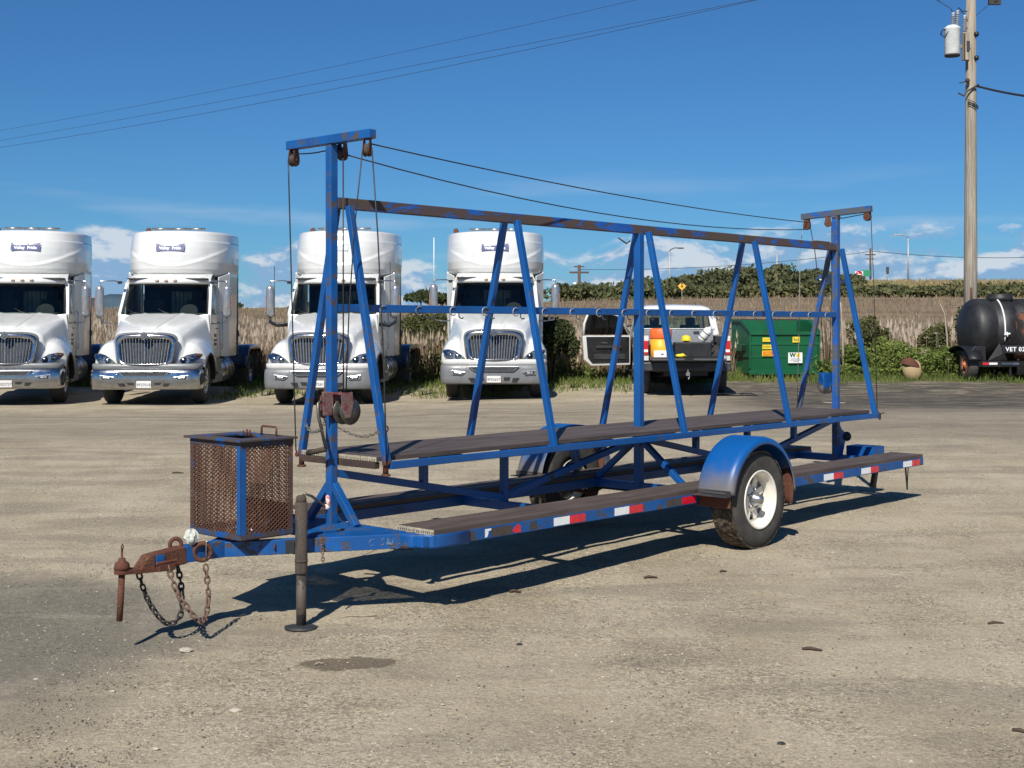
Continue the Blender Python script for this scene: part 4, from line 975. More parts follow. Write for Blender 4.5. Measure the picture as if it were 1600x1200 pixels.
# ---- wheels, fenders, axle
UW = 8.13; ZW = .350; RT = .346
def trailer_wheel(s):
    root = MB(); vo = s*.968; vi = s*.765; ax = T(0, s, 0)-T(0, 0, 0); org = T(UW, vi, ZW)
    w = .203
    prof = [(.195, .012), (.225, .0), (.29, -.004), (.325, .008), (.340, .022), (RT, .045), (RT+.002, w/2), (RT, w-.045), (.340, w-.022), (.325, w-.008), (.29, w+.004), (.255, w+.004), (.225, w), (.212, w-.002), (.198, w-.014), (.195, w-.03)]
    root.lathe(prof[:3]+prof[3:], org, ax, 56, cap=False); tyre = root.build('wheel', 'rubber_dusty', TR, label='muddy tyre on a white spoked rim')
    # tread blocks
    mb = MB(); n = 44
    p = ax.orthogonal().normalized(); q = ax.cross(p)
    for i in range(n):
        for j, (t0, t1, wd) in enumerate(((.014, .050, .62), (.056, .098, .66), (.104, .146, .66), (.152, .190, .62))):
            a = 2*math.pi*(i+.5*(j % 2))/n+random.uniform(-.008, .008); da = math.pi/n*wd*1.5
            ro = RT+.0085+random.uniform(-.003, .003); ri = RT-.008; sk = .018*(1 if j < 2 else -1)
            if j in (0, 3): ro -= .006; 
            vs = []
            for (t, aa) in ((t0, a-da+sk), (t1, a-da), (t1, a+da), (t0, a+da+sk)):
                for rr in (ri, ro): vs.append(org+ax*t+(p*math.cos(aa)+q*math.sin(aa))*rr)
            mb.add(vs, [(1,3,5,7), (0,1,7,6)[::-1], (2,3,1,0)[::-1], (4,5,3,2)[::-1], (6,7,5,4)[::-1]])
    mb.build('tread', 'tread', tyre, stuff=True)
    mb = MB(); mb.lathe([(RT-.004, .03), (RT+.001, .05), (RT+.002, w/2), (RT+.001, w-.05), (RT-.004, w-.03)], org, ax, 56, cap=False); mb.build('tread_base', 'tread', tyre)
    # rim barrel
    mb = MB(); o2 = T(UW, vo, ZW)
    mb.lathe([(.206, -.006), (.212, .0), (.209, .006), (.200, .004), (.190, -.006), (.186, -.030), (.176, -.036), (.172, -.052), (.168, -.085), (.1665, -.19)], o2, ax, 48, cap=False); rim = mb.build('rim', 'rim_white', tyre)
    mb = MB(); dz = -.078
    def rp(r_, a, t): return o2+ax*t+(p*math.cos(a)+q*math.sin(a))*r_
    prof = [(.052, dz+.018), (.080, dz+.012), (.090, dz), (.150, dz+.004), (.169, dz-.006)]
    for i in range(8):
        a0 = 2*math.pi*i/8; a1 = 2*math.pi*(i+1)/8; K = 6
        for (ra, ta), (rb, tb) in zip(prof[:-1], prof[1:]):
            spoke = (ra == .090)
            if spoke:
                # solid web narrow at outside, triangular hole between
                am = a0+(a1-a0)*.5; hw_in = (a1-a0)*.44; hw_out = (a1-a0)*.22
                P1 = [rp(ra, am-hw_in+2*hw_in*k/3, ta) for k in range(4)]; P2 = [rp(rb, am-hw_out+2*hw_out*k/3, tb) for k in range(4)]
                mb.grid([P1, P2], False)
                # web edges turned back
                for (A_, B_) in ((P1[0], P2[0]), (P1[3], P2[3])): mb.add([A_, B_, B_-ax*.014, A_-ax*.014], [(0,1,2,3)])
            else:
                mb.grid([[rp(ra, a0+(a1-a0)*k/K, ta) for k in range(K+1)], [rp(rb, a0+(a1-a0)*k/K, tb) for k in range(K+1)]], True)
    mb.build('spoke_disc', 'rim_white', rim)
    mb = MB(); mb.lathe([(.052, 0), (.050, .030), (.034, .050), (.030, .075), (.0, .080)], o2+ax*(dz+.014), ax, 20); mb.build('hub', 'chrome_dull', rim)
    for i in range(5):
        a = 2*math.pi*i/5; mb = MB(); mb.lathe([(.011, 0), (.011, .016), (.006, .024), (.0, .025)], rp(.068, a, dz+.014), ax, 6); mb.build('lug_nut', 'chrome_dull', rim)
    mb = MB(); mb.lathe([(.0, -.12), (.14, -.12), (.14, -.115), (.0, -.115)], o2, ax, 24); mb.build('brake_drum', 'steel_dark', rim)
    # fender
    RF = .442; rows = []
    sec = [(.728, -.05), (.728, -.004), (.735, .0), (.80, .0), (.955, .0), (.985, -.006), (1.003, -.024), (1.008, -.05)]
    A0, A1 = R(4), R(171)
    for i in range(41):
        a = A0+(A1-A0)*i/40; rows.append([T(UW+(RF+dr)*math.cos(a), s*v, ZW+.005+(RF+dr)*math.sin(a)) for (v, dr) in sec[1:]])
    mb = MB(); mb.grid(rows); f = mb.build('fender', 'fender_paint', TR); sm = f.modifiers.new('solid', 'SOLIDIFY'); sm.thickness = .005; sm.offset = 0
    mb = MB(); u = UW-RF*math.cos(R(9))-.0; mb.box(T(u-.06, s*.722, ZW+.060), T(u+.012, s*1.003, ZW+.066)); mb.box(T(u-.0, s*.728, ZW+.066), T(u+.006, s*1.0, ZW+.10)); mb.build('fender_step', 'steel_dark', f, .001)
    mb = MB(); rows = []
    for k in range(6):
        zz = ZW+.20-.042*k*1.25; rows.append([T(UW+RF-.035+.008*math.sin(k*1.1+j)-(.0 if k < 3 else .0), s*(.80+.19*j/5), zz-(.01*math.sin(j*2) if k == 5 else 0)) for j in range(6)])
    mb.grid(rows); o = mb.build('mud_flap', 'rust', f); o.modifiers.new('solid', 'SOLIDIFY').thickness = .006
    mb = MB(); mb.box(T(UW-RF+.02, s*.73, ZW-.02), T(UW-RF+.026, s*.99, ZW+.09)); mb.build('front_flap', 'rust', f)
    return tyre
m, N, Lk, M, v = newmat('fender_paint')
sx = N('ShaderNodeSeparateXYZ'); Lk(v, sx.inputs[0]); a = noise(N, Lk, v, 5, 6, .65); g = M('SUBTRACT', 1.0, smooth(M, M('ADD', sx.outputs[2], M('MULTIPLY', M('SUBTRACT', a, .5), .22)), .44, .66))
c = mix(N, Lk, M('MULTIPLY', g, .92), BLUE, (.14, .125, .105)); c = mix(N, Lk, M('MULTIPLY', smooth(M, noise(N, Lk, v, 24, 5, .6), .6, .7), M('ADD', .15, M('MULTIPLY', g, .5))), c, (.12, .055, .03))
b = pbsdf(m, N, Lk, c, .34, spec=.5); Lk(M('ADD', .36, M('MULTIPLY', g, .3)), b.inputs['Roughness']); MAT['fender_paint'] = m
trailer_wheel(1); trailer_wheel(-1)
mb = MB(); mb.tube([T(UW, -.80, ZW-.01), T(UW, .80, ZW-.01)], .032, 12); mb.build('axle', 'steel_dark', TR)
for s in (1, -1):
    mb = MB()
    for k in range(3): 
        L = .36-.10*k; mb.tube([T(UW-L, s*.60, .315-.010*k+.02), T(UW, s*.60, .292-.008*k-.03), T(UW+L, s*.60, .315-.01*k+.02)], .010, 6)
    mb.build('leaf_spring', 'rust', TR)
mb = MB(); mb.box(T(UW-1.05, .44, .30), T(UW-.90, .52, .43)); mb.build('spring_hanger', 'rust', TR, .004)
# ================================================================== WHITE SEMI TRUCKS
def smax(a, b, k=.05): return np.log(np.exp(np.clip(a/k, -600, 600))+np.exp(np.clip(b/k, -600, 600)))*k
def heavy_wheel(parent, x, y, r, w, side, rim_mat='chrome_dull', dual=False):
    ax = (side, 0, 0); o = (x, y, r)
    mb = MB(); mb.lathe([(r*.56, .02), (r*.70, 0), (r*.9, .0), (r*.985, .03), (r, .06), (r, w-.06), (r*.985, w-.03), (r*.92, w), (r*.72, w+.005), (r*.58, w-.01), (r*.56, w-.04)], o, ax, 40, cap=False)
    for t in (.33, .5, .67): mb.lathe([(r*1.002, w*t-.004), (r*1.006, w*t), (r*1.002, w*t+.004)], o, ax, 40, cap=False)
    wh = mb.build('wheel', 'rubber_dusty', parent)
    mb = MB(); d = -.05 if not dual else -.13
    mb.lathe([(r*.575, w-.012), (r*.56, w-.004), (r*.53, w-.02), (r*.50, w+d), (r*.30, w+d+.015), (r*.24, w+d+.055), (r*.12, w+d+.06), (r*.11, w+d+.09), (0, w+d+.095)], o, ax, 32, cap=False)
    for i in range(10):
        a = 2*math.pi*i/10; mb.lathe([(.028, w+d+.006), (.028, w+d+.012), (0, w+d+.0125)], (x, y+r*.40*math.cos(a), r+r*.40*math.sin(a)), ax, 8)
    rim = mb.build('rim', rim_mat, wh)
    mb = MB()
    for i in range(10):
        a = 2*math.pi*(i+.5)/10; mb.lathe([(r*.062, w+d+.0135), (0, w+d+.014)], (x, y+r*.40*math.cos(a), r+r*.40*math.sin(a)), ax, 10)
    mb.build('rim_holes', 'black', wh)
    return wh
def build_truck(mirror='chrome', bumper='chrome'):
    t = empty('semi_truck', (0, 0, 0))
    # ---- hood and fenders: one blended surface
    NX, NY = 97, 64
    xs = np.linspace(-1.17, 1.17, NX); ys = .16+1.66*(np.linspace(0, 1, NY)**1.35)
    Xh, Yh = np.meshgrid(xs, ys)
    ax_ = np.abs(Xh); s = np.clip((Yh-.10)/1.70, 0, 1)
    hw = .655+.31*s**.9                                    # hood half width
    top = 1.535+.42*s**.85 -.05*(1-s)**6
    front = np.clip((Yh-.165-.05*(ax_/.66)**3)/.14, 0, 1)**.45
    H = (top*(.52+.48*front))-.045*(ax_/hw)**2-.10*(ax_/hw)**8
    H = H-np.clip(ax_-hw, 0, None)*3.6
    H = H+.014*np.exp(-((ax_-(.14+.28*s))/.045)**2)
    fy = (Yh-1.05); fcx = .86+.02*s
    rad = np.sqrt(np.clip(1-(fy/1.02)**2, 0, 1))
    Fz = .80+.60*rad**.8 - np.where(ax_ > fcx, ((ax_-fcx)/.34)**2.4*.40, ((fcx-ax_)/.52)**2*.22)
    Fz = Fz-.30*np.clip((.50-Yh)/.4, 0, 1)**1.3
    ff = np.clip((Yh-.12-.10*np.clip((ax_-.6)/.55, 0, 1)**2)/.22, 0, 1)**.5
    Fz = .78+(Fz-.78)*ff
    Fz = Fz-.35*sstep(Yh, 1.45, 1.82)*0
    Z = smax(H, Fz, .035)
    Z = np.maximum(Z, .76)
    # plan rounding of the nose
    Yp = Yh+.22*np.clip((ax_-.62)/.55, 0, 1)**2.2*(1-s)**3
    V = np.stack([Xh.ravel(), Yp.ravel(), Z.ravel()], 1)
    I, J = np.meshgrid(np.arange(NY-1), np.arange(NX-1), indexing='ij'); a = (I*NX+J).ravel()
    F = np.stack([a, a+1, a+NX+1, a+NX], 1)
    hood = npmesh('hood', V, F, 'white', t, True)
    # side skirts with the wheel arch
    yw, Rw = 1.15, .60
    for sd_ in (-1, 1):
        j = NX-1 if sd_ > 0 else 0; rows = []
        for i in range(NY):
            y = float(Yp[i, j]); z = float(Z[i, j]); d = abs(y-yw)
            zb = .50+math.sqrt(max(Rw*Rw-d*d, 0)) if d < Rw else .52
            zb = min(zb, z-.005) if d < Rw else (.80 if y < yw else .62); zb = min(zb, z-.004)
            rows.append([(sd_*1.17, y, z), (sd_*1.178, y, z*.6+zb*.4), (sd_*1.165, y, zb)])
        mb = MB(); mb.grid(rows); o = mb.build('fender_side', 'white', hood)
        # black arch lip
        mb = MB(); P = [(sd_*1.166, yw+Rw*math.cos(R(a_)), .50+Rw*math.sin(R(a_))) for a_ in range(8, 172, 8)]
        mb.tube(P, .022, 6); 
        mb.build('arch_lip', 'plastic_dark', hood)
        mb = MB(); rows = []
        for a_ in range(0, 181, 12): rows.append([(sd_*.62, yw+.62*math.cos(R(a_)), .50+.62*math.sin(R(a_))), (sd_*1.16, yw+.61*math.cos(R(a_)), .50+.61*math.sin(R(a_)))])
        mb.grid(rows); mb.build('wheel_well', 'black', hood)
    mb = MB(); mb.box((-.62, .26, .5), (.62, .34, 1.2)); mb.box((-.62, .3, .45), (.62, 1.7, .62)); mb.build('radiator', 'black', t)
    # ---- grille
    def grille_pts(hw_, z0, z1, y, e=5.0, n=40, taper=.86):
        P = []
        for k in range(n):
            a_ = 2*math.pi*k/n; c_, s_ = math.cos(a_), math.sin(a_)
            xx_ = hw_*math.copysign(abs(c_)**(2/e), c_); zz = math.copysign(abs(s_)**(2/e), s_)
            zc = (z0+z1)/2+(z1-z0)/2*zz; f = taper+(1-taper)*(zz+1)/2
            xx_ *= f; P.append((xx_, y+.075*(xx_/.66)**2+.06*(zz+1)/2, zc))
        return P
    Po = grille_pts(.665, .80, 1.525, -.005); Pm = grille_pts(.64, .825, 1.50, -.045); Pi = grille_pts(.565, .895, 1.43, -.030); Pb = grille_pts(.565, .895, 1.43, .03)
    mb = MB(); mb.grid([Po+[Po[0]], Pm+[Pm[0]], Pi+[Pi[0]], Pb+[Pb[0]]]); gs = mb.build('grille', 'chrome', t)
    Pe = grille_pts(.70, .775, 1.56, .04); mb = MB(); mb.grid([Pe+[Pe[0]], [(x, y-.012, z) for (x, y, z) in Po+[Po[0]]]]); mb.build('grille_edge', 'bumper_grey', gs)
    mb = MB(); mb.add(grille_pts(.57, .89, 1.435, .035), [tuple(range(40))]); mb.build('grille_back', 'black', gs)
    me = None
    for k in range(-9, 10):
        x = k*.064
        if abs(x) > .53: continue
        f = 1-.012*abs(k)
        z0 = .905+.02*(abs(x)/.5)**6; z1 = 1.425-.03*(abs(x)/.5)**6
        xt, xb = x*1.0, x*.88
        mb = MB(); w_ = .011 if k else .02
        yb, yt = -.015+.075*(xb/.66)**2, .035+.075*(xt/.66)**2
        mb.bar((xb, yb, z0), (xt, yt, z1), w_*.85, .018, (0, 1, 0)); mb.build('grille_bar', 'chrome_dull', gs)
    mb = MB(); c = (0, -.055, 1.475)
    for (r0, yy, mt) in ((.085, -.075, 'chrome'),):
        mb.prism([(c[0], yy, c[2]+.095), (c[0]-.10, yy, c[2]), (c[0], yy, c[2]-.085), (c[0]+.10, yy, c[2])], (0, .05, 0))
    em = mb.build('emblem', mt, gs, .006)
    mb = MB(); mb.prism([(0, -.0785, 1.527), (-.052, -.0785, 1.477), (0, -.0785, 1.425), (.052, -.0785, 1.477)], (0, .005, 0)); mb.build('emblem_inset', 'decal_dark', gs)
    mb = MB(); mb.prism([(0, -.084, 1.510), (-.032, -.084, 1.477), (0, -.084, 1.445), (.032, -.084, 1.477)], (0, .005, 0)); mb.build('emblem_core', 'chrome', gs)
    # ---- bumper: swept profile following the rounded nose
    def plan(k, n, off=0, hw_=1.155, ret=.50):
        u = -1+2*k/n; 
        # superellipse in plan
        a_ = math.pi/2*(u*.999); e = 4.6
        x = hw_*math.copysign(abs(math.sin(a_))**(2/e), a_); y = .40-.40*abs(math.cos(a_))**(2/e)
        return (x*(1+off/hw_), y-off)
    def sweep(prof, n=48, **kw):
        rows = []
        for k in range(n+1):
            u = -1+2*k/n; u = math.copysign(abs(u)**.8, u); x, y = plan((u+1)/2*n, n); rows.append([(x*(1+o_*.8), y-o_*(1-abs(u)**6), z) for (o_, z) in prof])
        return rows
    mb = MB(); mb.grid(sweep([(-.03, .30), (.0, .305), (.016, .33), (.026, .42), (.028, .52), (.024, .62), (.010, .695), (-.012, .71), (-.05, .715)]))
    # return ends
    bp = mb.build('bumper', bumper, t)
    o = bp.modifiers.new('solid', 'SOLIDIFY'); o.thickness = .012
    mb = MB(); mb.grid(sweep([(-.03, .72), (-.012, .735), (-.008, .82), (-.04, .835)])); o = mb.build('bumper_cap', 'bumper_grey' if bumper == 'chrome' else 'white', bp); o.modifiers.new('solid', 'SOLIDIFY').thickness = .01
    DY_ = -.022
    def slot(poly, mat, y=-.035, d=.02, name='bumper_slot', bev=0):
        mb = MB(); mb.prism([(x, y+DY_+.055*abs(x)**4, z) for x, z in poly], (0, d+.02, 0)); return mb.build(name, mat, bp, bev)
    slot([(-.56, .685), (.56, .685), (.47, .60), (.42, .575), (-.42, .575), (-.47, .60)], 'chrome_dull', -.062, .03, 'intake_frame', .006)
    slot([(-.52, .675), (.52, .675), (.42, .59), (-.42, .59)], 'plastic_dark', -.070, .03, 'intake')
    for s_ in (-1, 1):
        slot([(s_*.62, .56), (s_*.93, .60), (s_*.92, .50), (s_*.70, .49)], 'chrome_dull', -.052, .03, 'lamp_pocket', .004)
        slot([(s_*.66, .55), (s_*.90, .585), (s_*.88, .51), (s_*.72, .505)], 'black', -.058, .03, 'lamp_recess')
        slot([(s_*.715, .548), (s_*.86, .568), (s_*.85, .52), (s_*.735, .515)], 'headlamp', -.064, .02, 'fog_lamp', .006)
        slot([(s_*.22, .44), (s_*.36, .445), (s_*.33, .39), (s_*.22, .39)], 'black', -.04, .03)
        slot([(s_*.42, .43), (s_*.56, .43), (s_*.50, .355), (s_*.40, .355)], 'black', -.04, .03)
        mb = MB(); mb.tube([(s_*.60, -.026, .67), (s_*.55, -.030, .56), (s_*.62, -.026, .455), (s_*.80, -.012, .44), (s_*.95, .012, .50)], .012, 6); mb.build('bumper_crease', bumper, bp)
    mb = MB(); mb.box((-.155, -.070, .33), (.155, -.062, .475)); pl = mb.build('licence_plate', 'plate', bp, .004)
    # ---- headlights: swept-back lens shells sitting on the fender
    for s_ in (-1, 1):
        outline = [(.60, .10, .865), (.70, .095, .855), (.85, .115, .88), (.98, .17, .925), (1.09, .27, .985), (1.145, .38, 1.06), (1.13, .40, 1.10), (1.02, .28, 1.115), (.86, .17, 1.08), (.72, .115, .99), (.63, .10, .91)]
        P = [(s_*x, y-.035, z) for x, y, z in outline]; cc = (s_*.90, .085, 1.0)
        rows = [[p for p in P+[P[0]]], [tuple(cc[i]+(p[i]-cc[i])*.9 for i in range(3)) for p in P+[P[0]]]]
        mb = MB(); mb.grid([[(x, y+.06, z) for x, y, z in rows[0]], rows[0]]); mb.grid([rows[0], [(x, y-.004, z) for x, y, z in rows[1]]])
        hl = mb.build('headlight', 'plastic_dark', hood)
        mb = MB(); Pi_ = rows[1][:-1]; mb.add([(x, y+.012, z) for x, y, z in Pi_]+[(cc[0], cc[1]+.03, cc[2])], [(i, (i+1) % 11, 11) for i in range(11)], True); mb.build('reflector', 'headlamp', hl)
        for (x, z, r_) in ((.80, .965, .072), (.95, 1.0, .055)):
            mb = MB(); mb.lathe([(r_, 0), (r_*.9, .012), (r_*.5, .035), (0, .045)], (s_*x, .10+(x-.8)*.35, z), (s_*.25, -1, 0), 16); mb.build('lamp', 'chrome', hl)
        mb = MB(); mb.prism([(s_*1.04, .225, 1.0), (s_*1.12, .345, 1.055), (s_*1.115, .36, 1.09), (s_*1.03, .25, 1.09)], (0, .02, 0)); mb.build('turn_lens', 'amber', hl)
        mb = MB(); mb.add([(x, y-.016, z) for x, y, z in Pi_]+[(cc[0], cc[1]-.035, cc[2])], [(i, (i+1) % 11, 11) for i in range(11)], True); mb.build('lens', 'glass_clear', hl)
    # ---- cab
    def cab_sec(y, hw_, zt, zb=1.0, r_=.10):
        return [(-hw_-.02, y, zb), (-hw_, y, zt-.60), (-hw_+.07, y, zt-r_), (-hw_+.10+r_*.6, y, zt), (0, y, zt+.025), (hw_-.10-r_*.6, y, zt), (hw_-.07, y, zt-r_), (hw_, y, zt-.60), (hw_+.02, y, zb)]
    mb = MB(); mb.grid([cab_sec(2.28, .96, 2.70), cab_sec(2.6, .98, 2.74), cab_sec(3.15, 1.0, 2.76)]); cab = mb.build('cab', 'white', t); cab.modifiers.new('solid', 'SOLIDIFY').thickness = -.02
    for s_ in (-1, 1): mb = MB(); mb.prism([(s_*.70, 1.80, .9), (s_*1.03, 1.80, .9), (s_*1.03, 1.80, 1.60), (s_*1.0, 1.80, 1.93), (s_*.70, 1.80, 1.90)], (0, .08, 0)); mb.build('cowl_side', 'white', cab, .02)
    # windscreen
    W0, W1 = (.985, 1.80, 1.905), (.905, 2.22, 2.575)
    def scr(x, s_):  # s_ 0 bottom 1 top
        xx_ = x*(W0[0]+(W1[0]-W0[0])*s_); return (xx_, W0[1]+(W1[1]-W0[1])*s_+.30*abs(x)**2.4-.12, W0[2]+(W1[2]-W0[2])*s_-.05*abs(x)**2*(1-s_)*0)
    mb = MB(); mb.grid([[scr(-1+2*k/24, s_) for k in range(25)] for s_ in (0, .25, .5, .75, 1)]); mb.build('windscreen', 'glass', cab)
    for s_ in (-1, 1):
        P = [scr(s_*1.01, q/6) for q in range(7)]; mb = MB(); mb.tube([(x, y+.01, z) for x, y, z in P], .032, 8); mb.build('pillar', 'white', cab)
        mb = MB(); mb.tube([scr(s_*.965, q/6) for q in range(7)], .013, 6); mb.build('pillar_seal', 'black', cab)
    mb = MB(); mb.tube([(x, y-.012, z+.0) for x, y, z in [scr(-1+2*k/24, 0) for k in range(25)]], .020, 6); mb.tube([scr(-.96+1.92*k/24, .985) for k in range(25)], .018, 6); mb.build('screen_seal', 'black', cab)
    mb = MB(); mb.grid([[(x*1.0, y+.03, 1.80) for x, y, z in [scr(-1+2*k/24, 0) for k in range(25)]], [(x, y-.0, z-.012) for x, y, z in [scr(-1+2*k/24, 0) for k in range(25)]]]); mb.build('cowl', 'plastic_dark', cab)
    # wipers
    for x in (-.45, .30):
        mb = MB(); mb.tube([scr(x, .02), tuple(np.array(scr(x-.28, .10))+(0, -.02, 0)), tuple(np.array(scr(x-.42, .20))+(0, -.02, 0))], .009, 5); mb.build('wiper', 'black', cab)
    # header / visor with marker lights
    rows = []
    for k in range(25):
        u = -1+2*k/24; x, y, z = scr(u, 1); e_ = 1-abs(u)**10*.25
        rows.append([(x*1.05, y+.0, 2.560), (x*1.055, y-.075, 2.575), (x*1.055, y-.085, 2.625), (x*1.04, y-.03, 2.695*e_+2.6*(1-e_)), (x*.99, y+.45, 2.80)])
    mb = MB(); mb.grid(rows); vis = mb.build('visor', 'white', cab)
    for x in (-.88, -.20, 0, .20, .86):
        mb = MB(); y = .30*abs(x/.905)**2.4+2.22-.12-.075; mb.sphere((x, y-.016, 2.64), .052, 12, 6, (1, .8, .45)); mb.build('marker_light', 'clear_lens', vis)
    # doors, side windows
    for s_ in (-1, 1):
        xo = s_*1.012
        mb = MB(); mb.prism([(xo, 1.86, .95), (xo, 2.92, .95), (xo, 2.92, 1.92), (xo, 1.86, 1.92)], (s_*.022, 0, 0)); d = mb.build('door', 'white', cab, .012)
        mb = MB(); fr = [(s_*1.01, 1.88, 1.90), (s_*1.01, 2.93, 1.90), (s_*.965, 2.90, 2.56), (s_*.95, 2.34, 2.58)]
        for a_, b_ in zip(fr, fr[1:]+fr[:1]): mb.bar(a_, b_, .05, .06, (s_, 0, 0))
        mb.build('window_frame', 'white', d)
        mb = MB(); mb.add([(s_*1.006, 1.93, 1.92), (s_*1.006, 2.90, 1.92), (s_*.962, 2.87, 2.53), (s_*.945, 2.36, 2.54)], [(0,1,2,3)]); mb.build('side_window', 'glass', d)
        mb = MB(); mb.box((xo+s_*.022, 2.72, 1.72), (xo+s_*.04, 2.86, 1.77)); mb.box((xo+s_*.0225, 2.45, 1.62), (xo+s_*.030, 2.80, 1.64)); mb.build('door_handle', 'black', d)
        mb = MB(); mb.box((xo+s_*.0225, 2.25, 1.35), (xo+s_*.026, 2.62, 1.40)); mb.box((xo+s_*.0225, 2.28, 1.25), (xo+s_*.026, 2.58, 1.32)); mb.box((xo+s_*.0225, 2.30, 1.45), (xo+s_*.026, 2.56, 1.52)); mb.build('door_lettering', 'decal_dark', d)
        mb = MB(); mb.tube([(s_*1.07, 3.02, 1.15), (s_*1.09, 3.02, 1.2), (s_*1.09, 3.02, 1.95), (s_*1.05, 3.02, 2.0)], .014, 6); mb.build('grab_handle', 'chrome', cab)
        mb = MB(); mb.box((s_*.78, 1.84, .42), (s_*1.10, 3.0, .60)); mb.box((s_*.80, 1.84, .66), (s_*1.08, 3.0, .94)); mb.build('cab_step', 'bumper_grey', cab, .01)
        # mirrors
        mx = s_*1.42
        mb = MB(); rows = []
        for (z, q) in ((1.86, .35), (1.875, .8), (1.93, 1), (2.45, 1), (2.505, .8), (2.52, .35)):
            rows.append([(mx+.095*q*math.cos(a_)*1.0, 1.78+.085*q*math.sin(a_), z) for a_ in [2*math.pi*k/16 for k in range(17)]])
        mb.grid(rows); mb.add(rows[0][:-1], [tuple(range(16))]); mb.add(rows[-1][:-1], [tuple(range(15, -1, -1))]); mr = mb.build('mirror', mirror, cab)
        mb = MB(); mb.tube([(s_*.98, 2.05, 2.60), (s_*1.15, 1.95, 2.62), (mx-s_*.01, 1.80, 2.61), (mx, 1.80, 2.50)], .014, 6); mb.build('mirror_arm', 'chrome', mr); mb = MB(); mb.tube([(s_*1.0, 2.0, 1.74), (s_*1.20, 1.88, 1.73), (mx-s_*.03, 1.80, 1.76), (mx, 1.80, 1.88)], .014, 6); mb.build('mirror_arm', 'chrome', mr)
        mb = MB(); mb.box((mx+s_*.094, 1.76, 2.0), (mx+s_*.102, 1.82, 2.32)); mb.build('mirror_marker', 'orangerust', mr)
        mb = MB(); mb.box((s_*1.0, 2.0, 2.56), (s_*1.08, 2.06, 2.62)); mb.build('mirror_mount', 'black', mr)
    # ---- sleeper walls and roof fairing
    mb = MB()
    for s_ in (-1, 1):
        mb.prism([(s_*1.16, 3.40, .98), (s_*1.16, 4.50, .98), (s_*1.19, 4.50, 2.85), (s_*1.19, 3.40, 2.85)], (-s_*.05, 0, 0)); mb.prism([(s_*1.02, 3.10, .99), (s_*1.159, 3.42, .99), (s_*1.189, 3.42, 2.84), (s_*1.0, 3.02, 2.74)], (-s_*.03, .03, 0))
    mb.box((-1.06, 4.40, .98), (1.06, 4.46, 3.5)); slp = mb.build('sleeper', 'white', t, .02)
    rows = []
    KZ = [(2.74, 1.15, 2.66), (2.77, 1.175, 2.54), (2.82, 1.185, 2.45), (2.90, 1.195, 2.40), (3.05, 1.205, 2.38), (3.2, 1.21, 2.40), (3.35, 1.21, 2.44), (3.5, 1.205, 2.50), (3.60, 1.20, 2.56), (3.68, 1.195, 2.60), (3.705, 1.18, 2.63), (3.72, 1.15, 2.68), (3.73, 1.07, 2.78)]
    kz, kh, ky = zip(*KZ); zz_ = sorted(set(list(kz)+list(np.arange(2.80, 3.66, .0175))))
    for z in zz_:
        hw_ = float(np.interp(z, kz, kh)); yf = float(np.interp(z, kz, ky)); row = []; n_ = 64
        for k in range(n_+1):
            u = -1+2*k/n_; a_ = u*math.pi/2; e = 2.5
            x = hw_*math.copysign(abs(math.sin(a_))**(2/e), a_); y = yf+1.75*(1-abs(math.cos(a_))**(2/e))
            q = abs(x)/1.2; zc = 2.99+.42*q**2.2
            g_ = 1/(1+math.exp(-(z-zc)/.016)); y += (.040*g_*math.exp(-max(0, z-zc)/.30)-.016*math.exp(-((z-zc+.03)/.03)**2))*(1 if q < .93 else .3)
            row.append((x, y, z))
        row = [(row[0][0]*1.0, 4.56, z)]+row+[(row[-1][0], 4.56, z)]
        rows.append(row)
    rows.append([(x*.6, max(y, 3.4), 3.735) for x, y, z in rows[-1]]); rows.append([(0, max(y, 3.5), 3.735) for x, y, z in rows[-1]])
    fine = rows; mb = MB(); mb.grid(fine); fa = mb.build('roof_fairing', 'white', t)
    mb = MB(); mb.grid([[(x*.8, 2.72+.3*abs(x), 2.70) for x in np.linspace(-1, 1, 9)], [(x*.93, 2.66+.3*abs(x)**3, 2.76) for x in np.linspace(-1, 1, 9)]]); mb.build('fairing_base', 'plastic_dark', fa)
    for s_ in (-1, 1):
        mb = MB(); mb.box((s_*1.135, 4.50, 1.0), (s_*1.185, 4.62, 3.64)); mb.build('fairing_edge', 'black', fa)
    mb = MB(); 
    for x0, x1 in ((-.62, -.22), (-.20, .20), (.22, .62)): mb.tube([(x0, 3.35, 3.80), (x1, 3.35, 3.80)], .024, 8)
    for x in (-.58, 0, .58): mb.box((x-.02, 3.33, 3.70), (x+.02, 3.38, 3.79))
    mb.build('roof_rail', 'steel', fa)
    mb = MB(); mb.tube([(-.98, 4.75, 1.2), (-.98, 4.75, 3.62), (-.99, 4.73, 3.72), (-1.01, 4.66, 3.80)], .06, 12); mb.build('exhaust_stack', 'chrome_dull', t)
    mb = MB(); mb.tube([(-.985, 4.74, 3.68), (-.99, 4.72, 3.77), (-1.015, 4.62, 3.87)], .066, 12); mb.build('exhaust_tip', 'rust', t)
    # interior
    mb = MB(); mb.box((-.95, 2.0, 1.2), (.95, 4.3, 1.3)); mb.box((-.98, 4.2, 1.3), (.98, 4.35, 2.7)); mb.box((-.9, 2.1, 2.66), (.9, 4.3, 2.69))
    for x in (-.5, .5): mb.box((x-.24, 3.0, 1.3), (x+.24, 3.16, 2.25)); mb.box((x-.13, 3.02, 2.25), (x+.13, 3.12, 2.45))
    mb.build('cab_interior', 'interior', cab, .03)
    mb = MB(); mb.grid([[(x, 1.95+.30*abs(x)**2.4, 1.93) for x in np.linspace(-.92, .92, 15)], [(x, 2.30, 1.955) for x in np.linspace(-.92, .92, 15)]]); mb.build('dashboard', 'dash', cab)
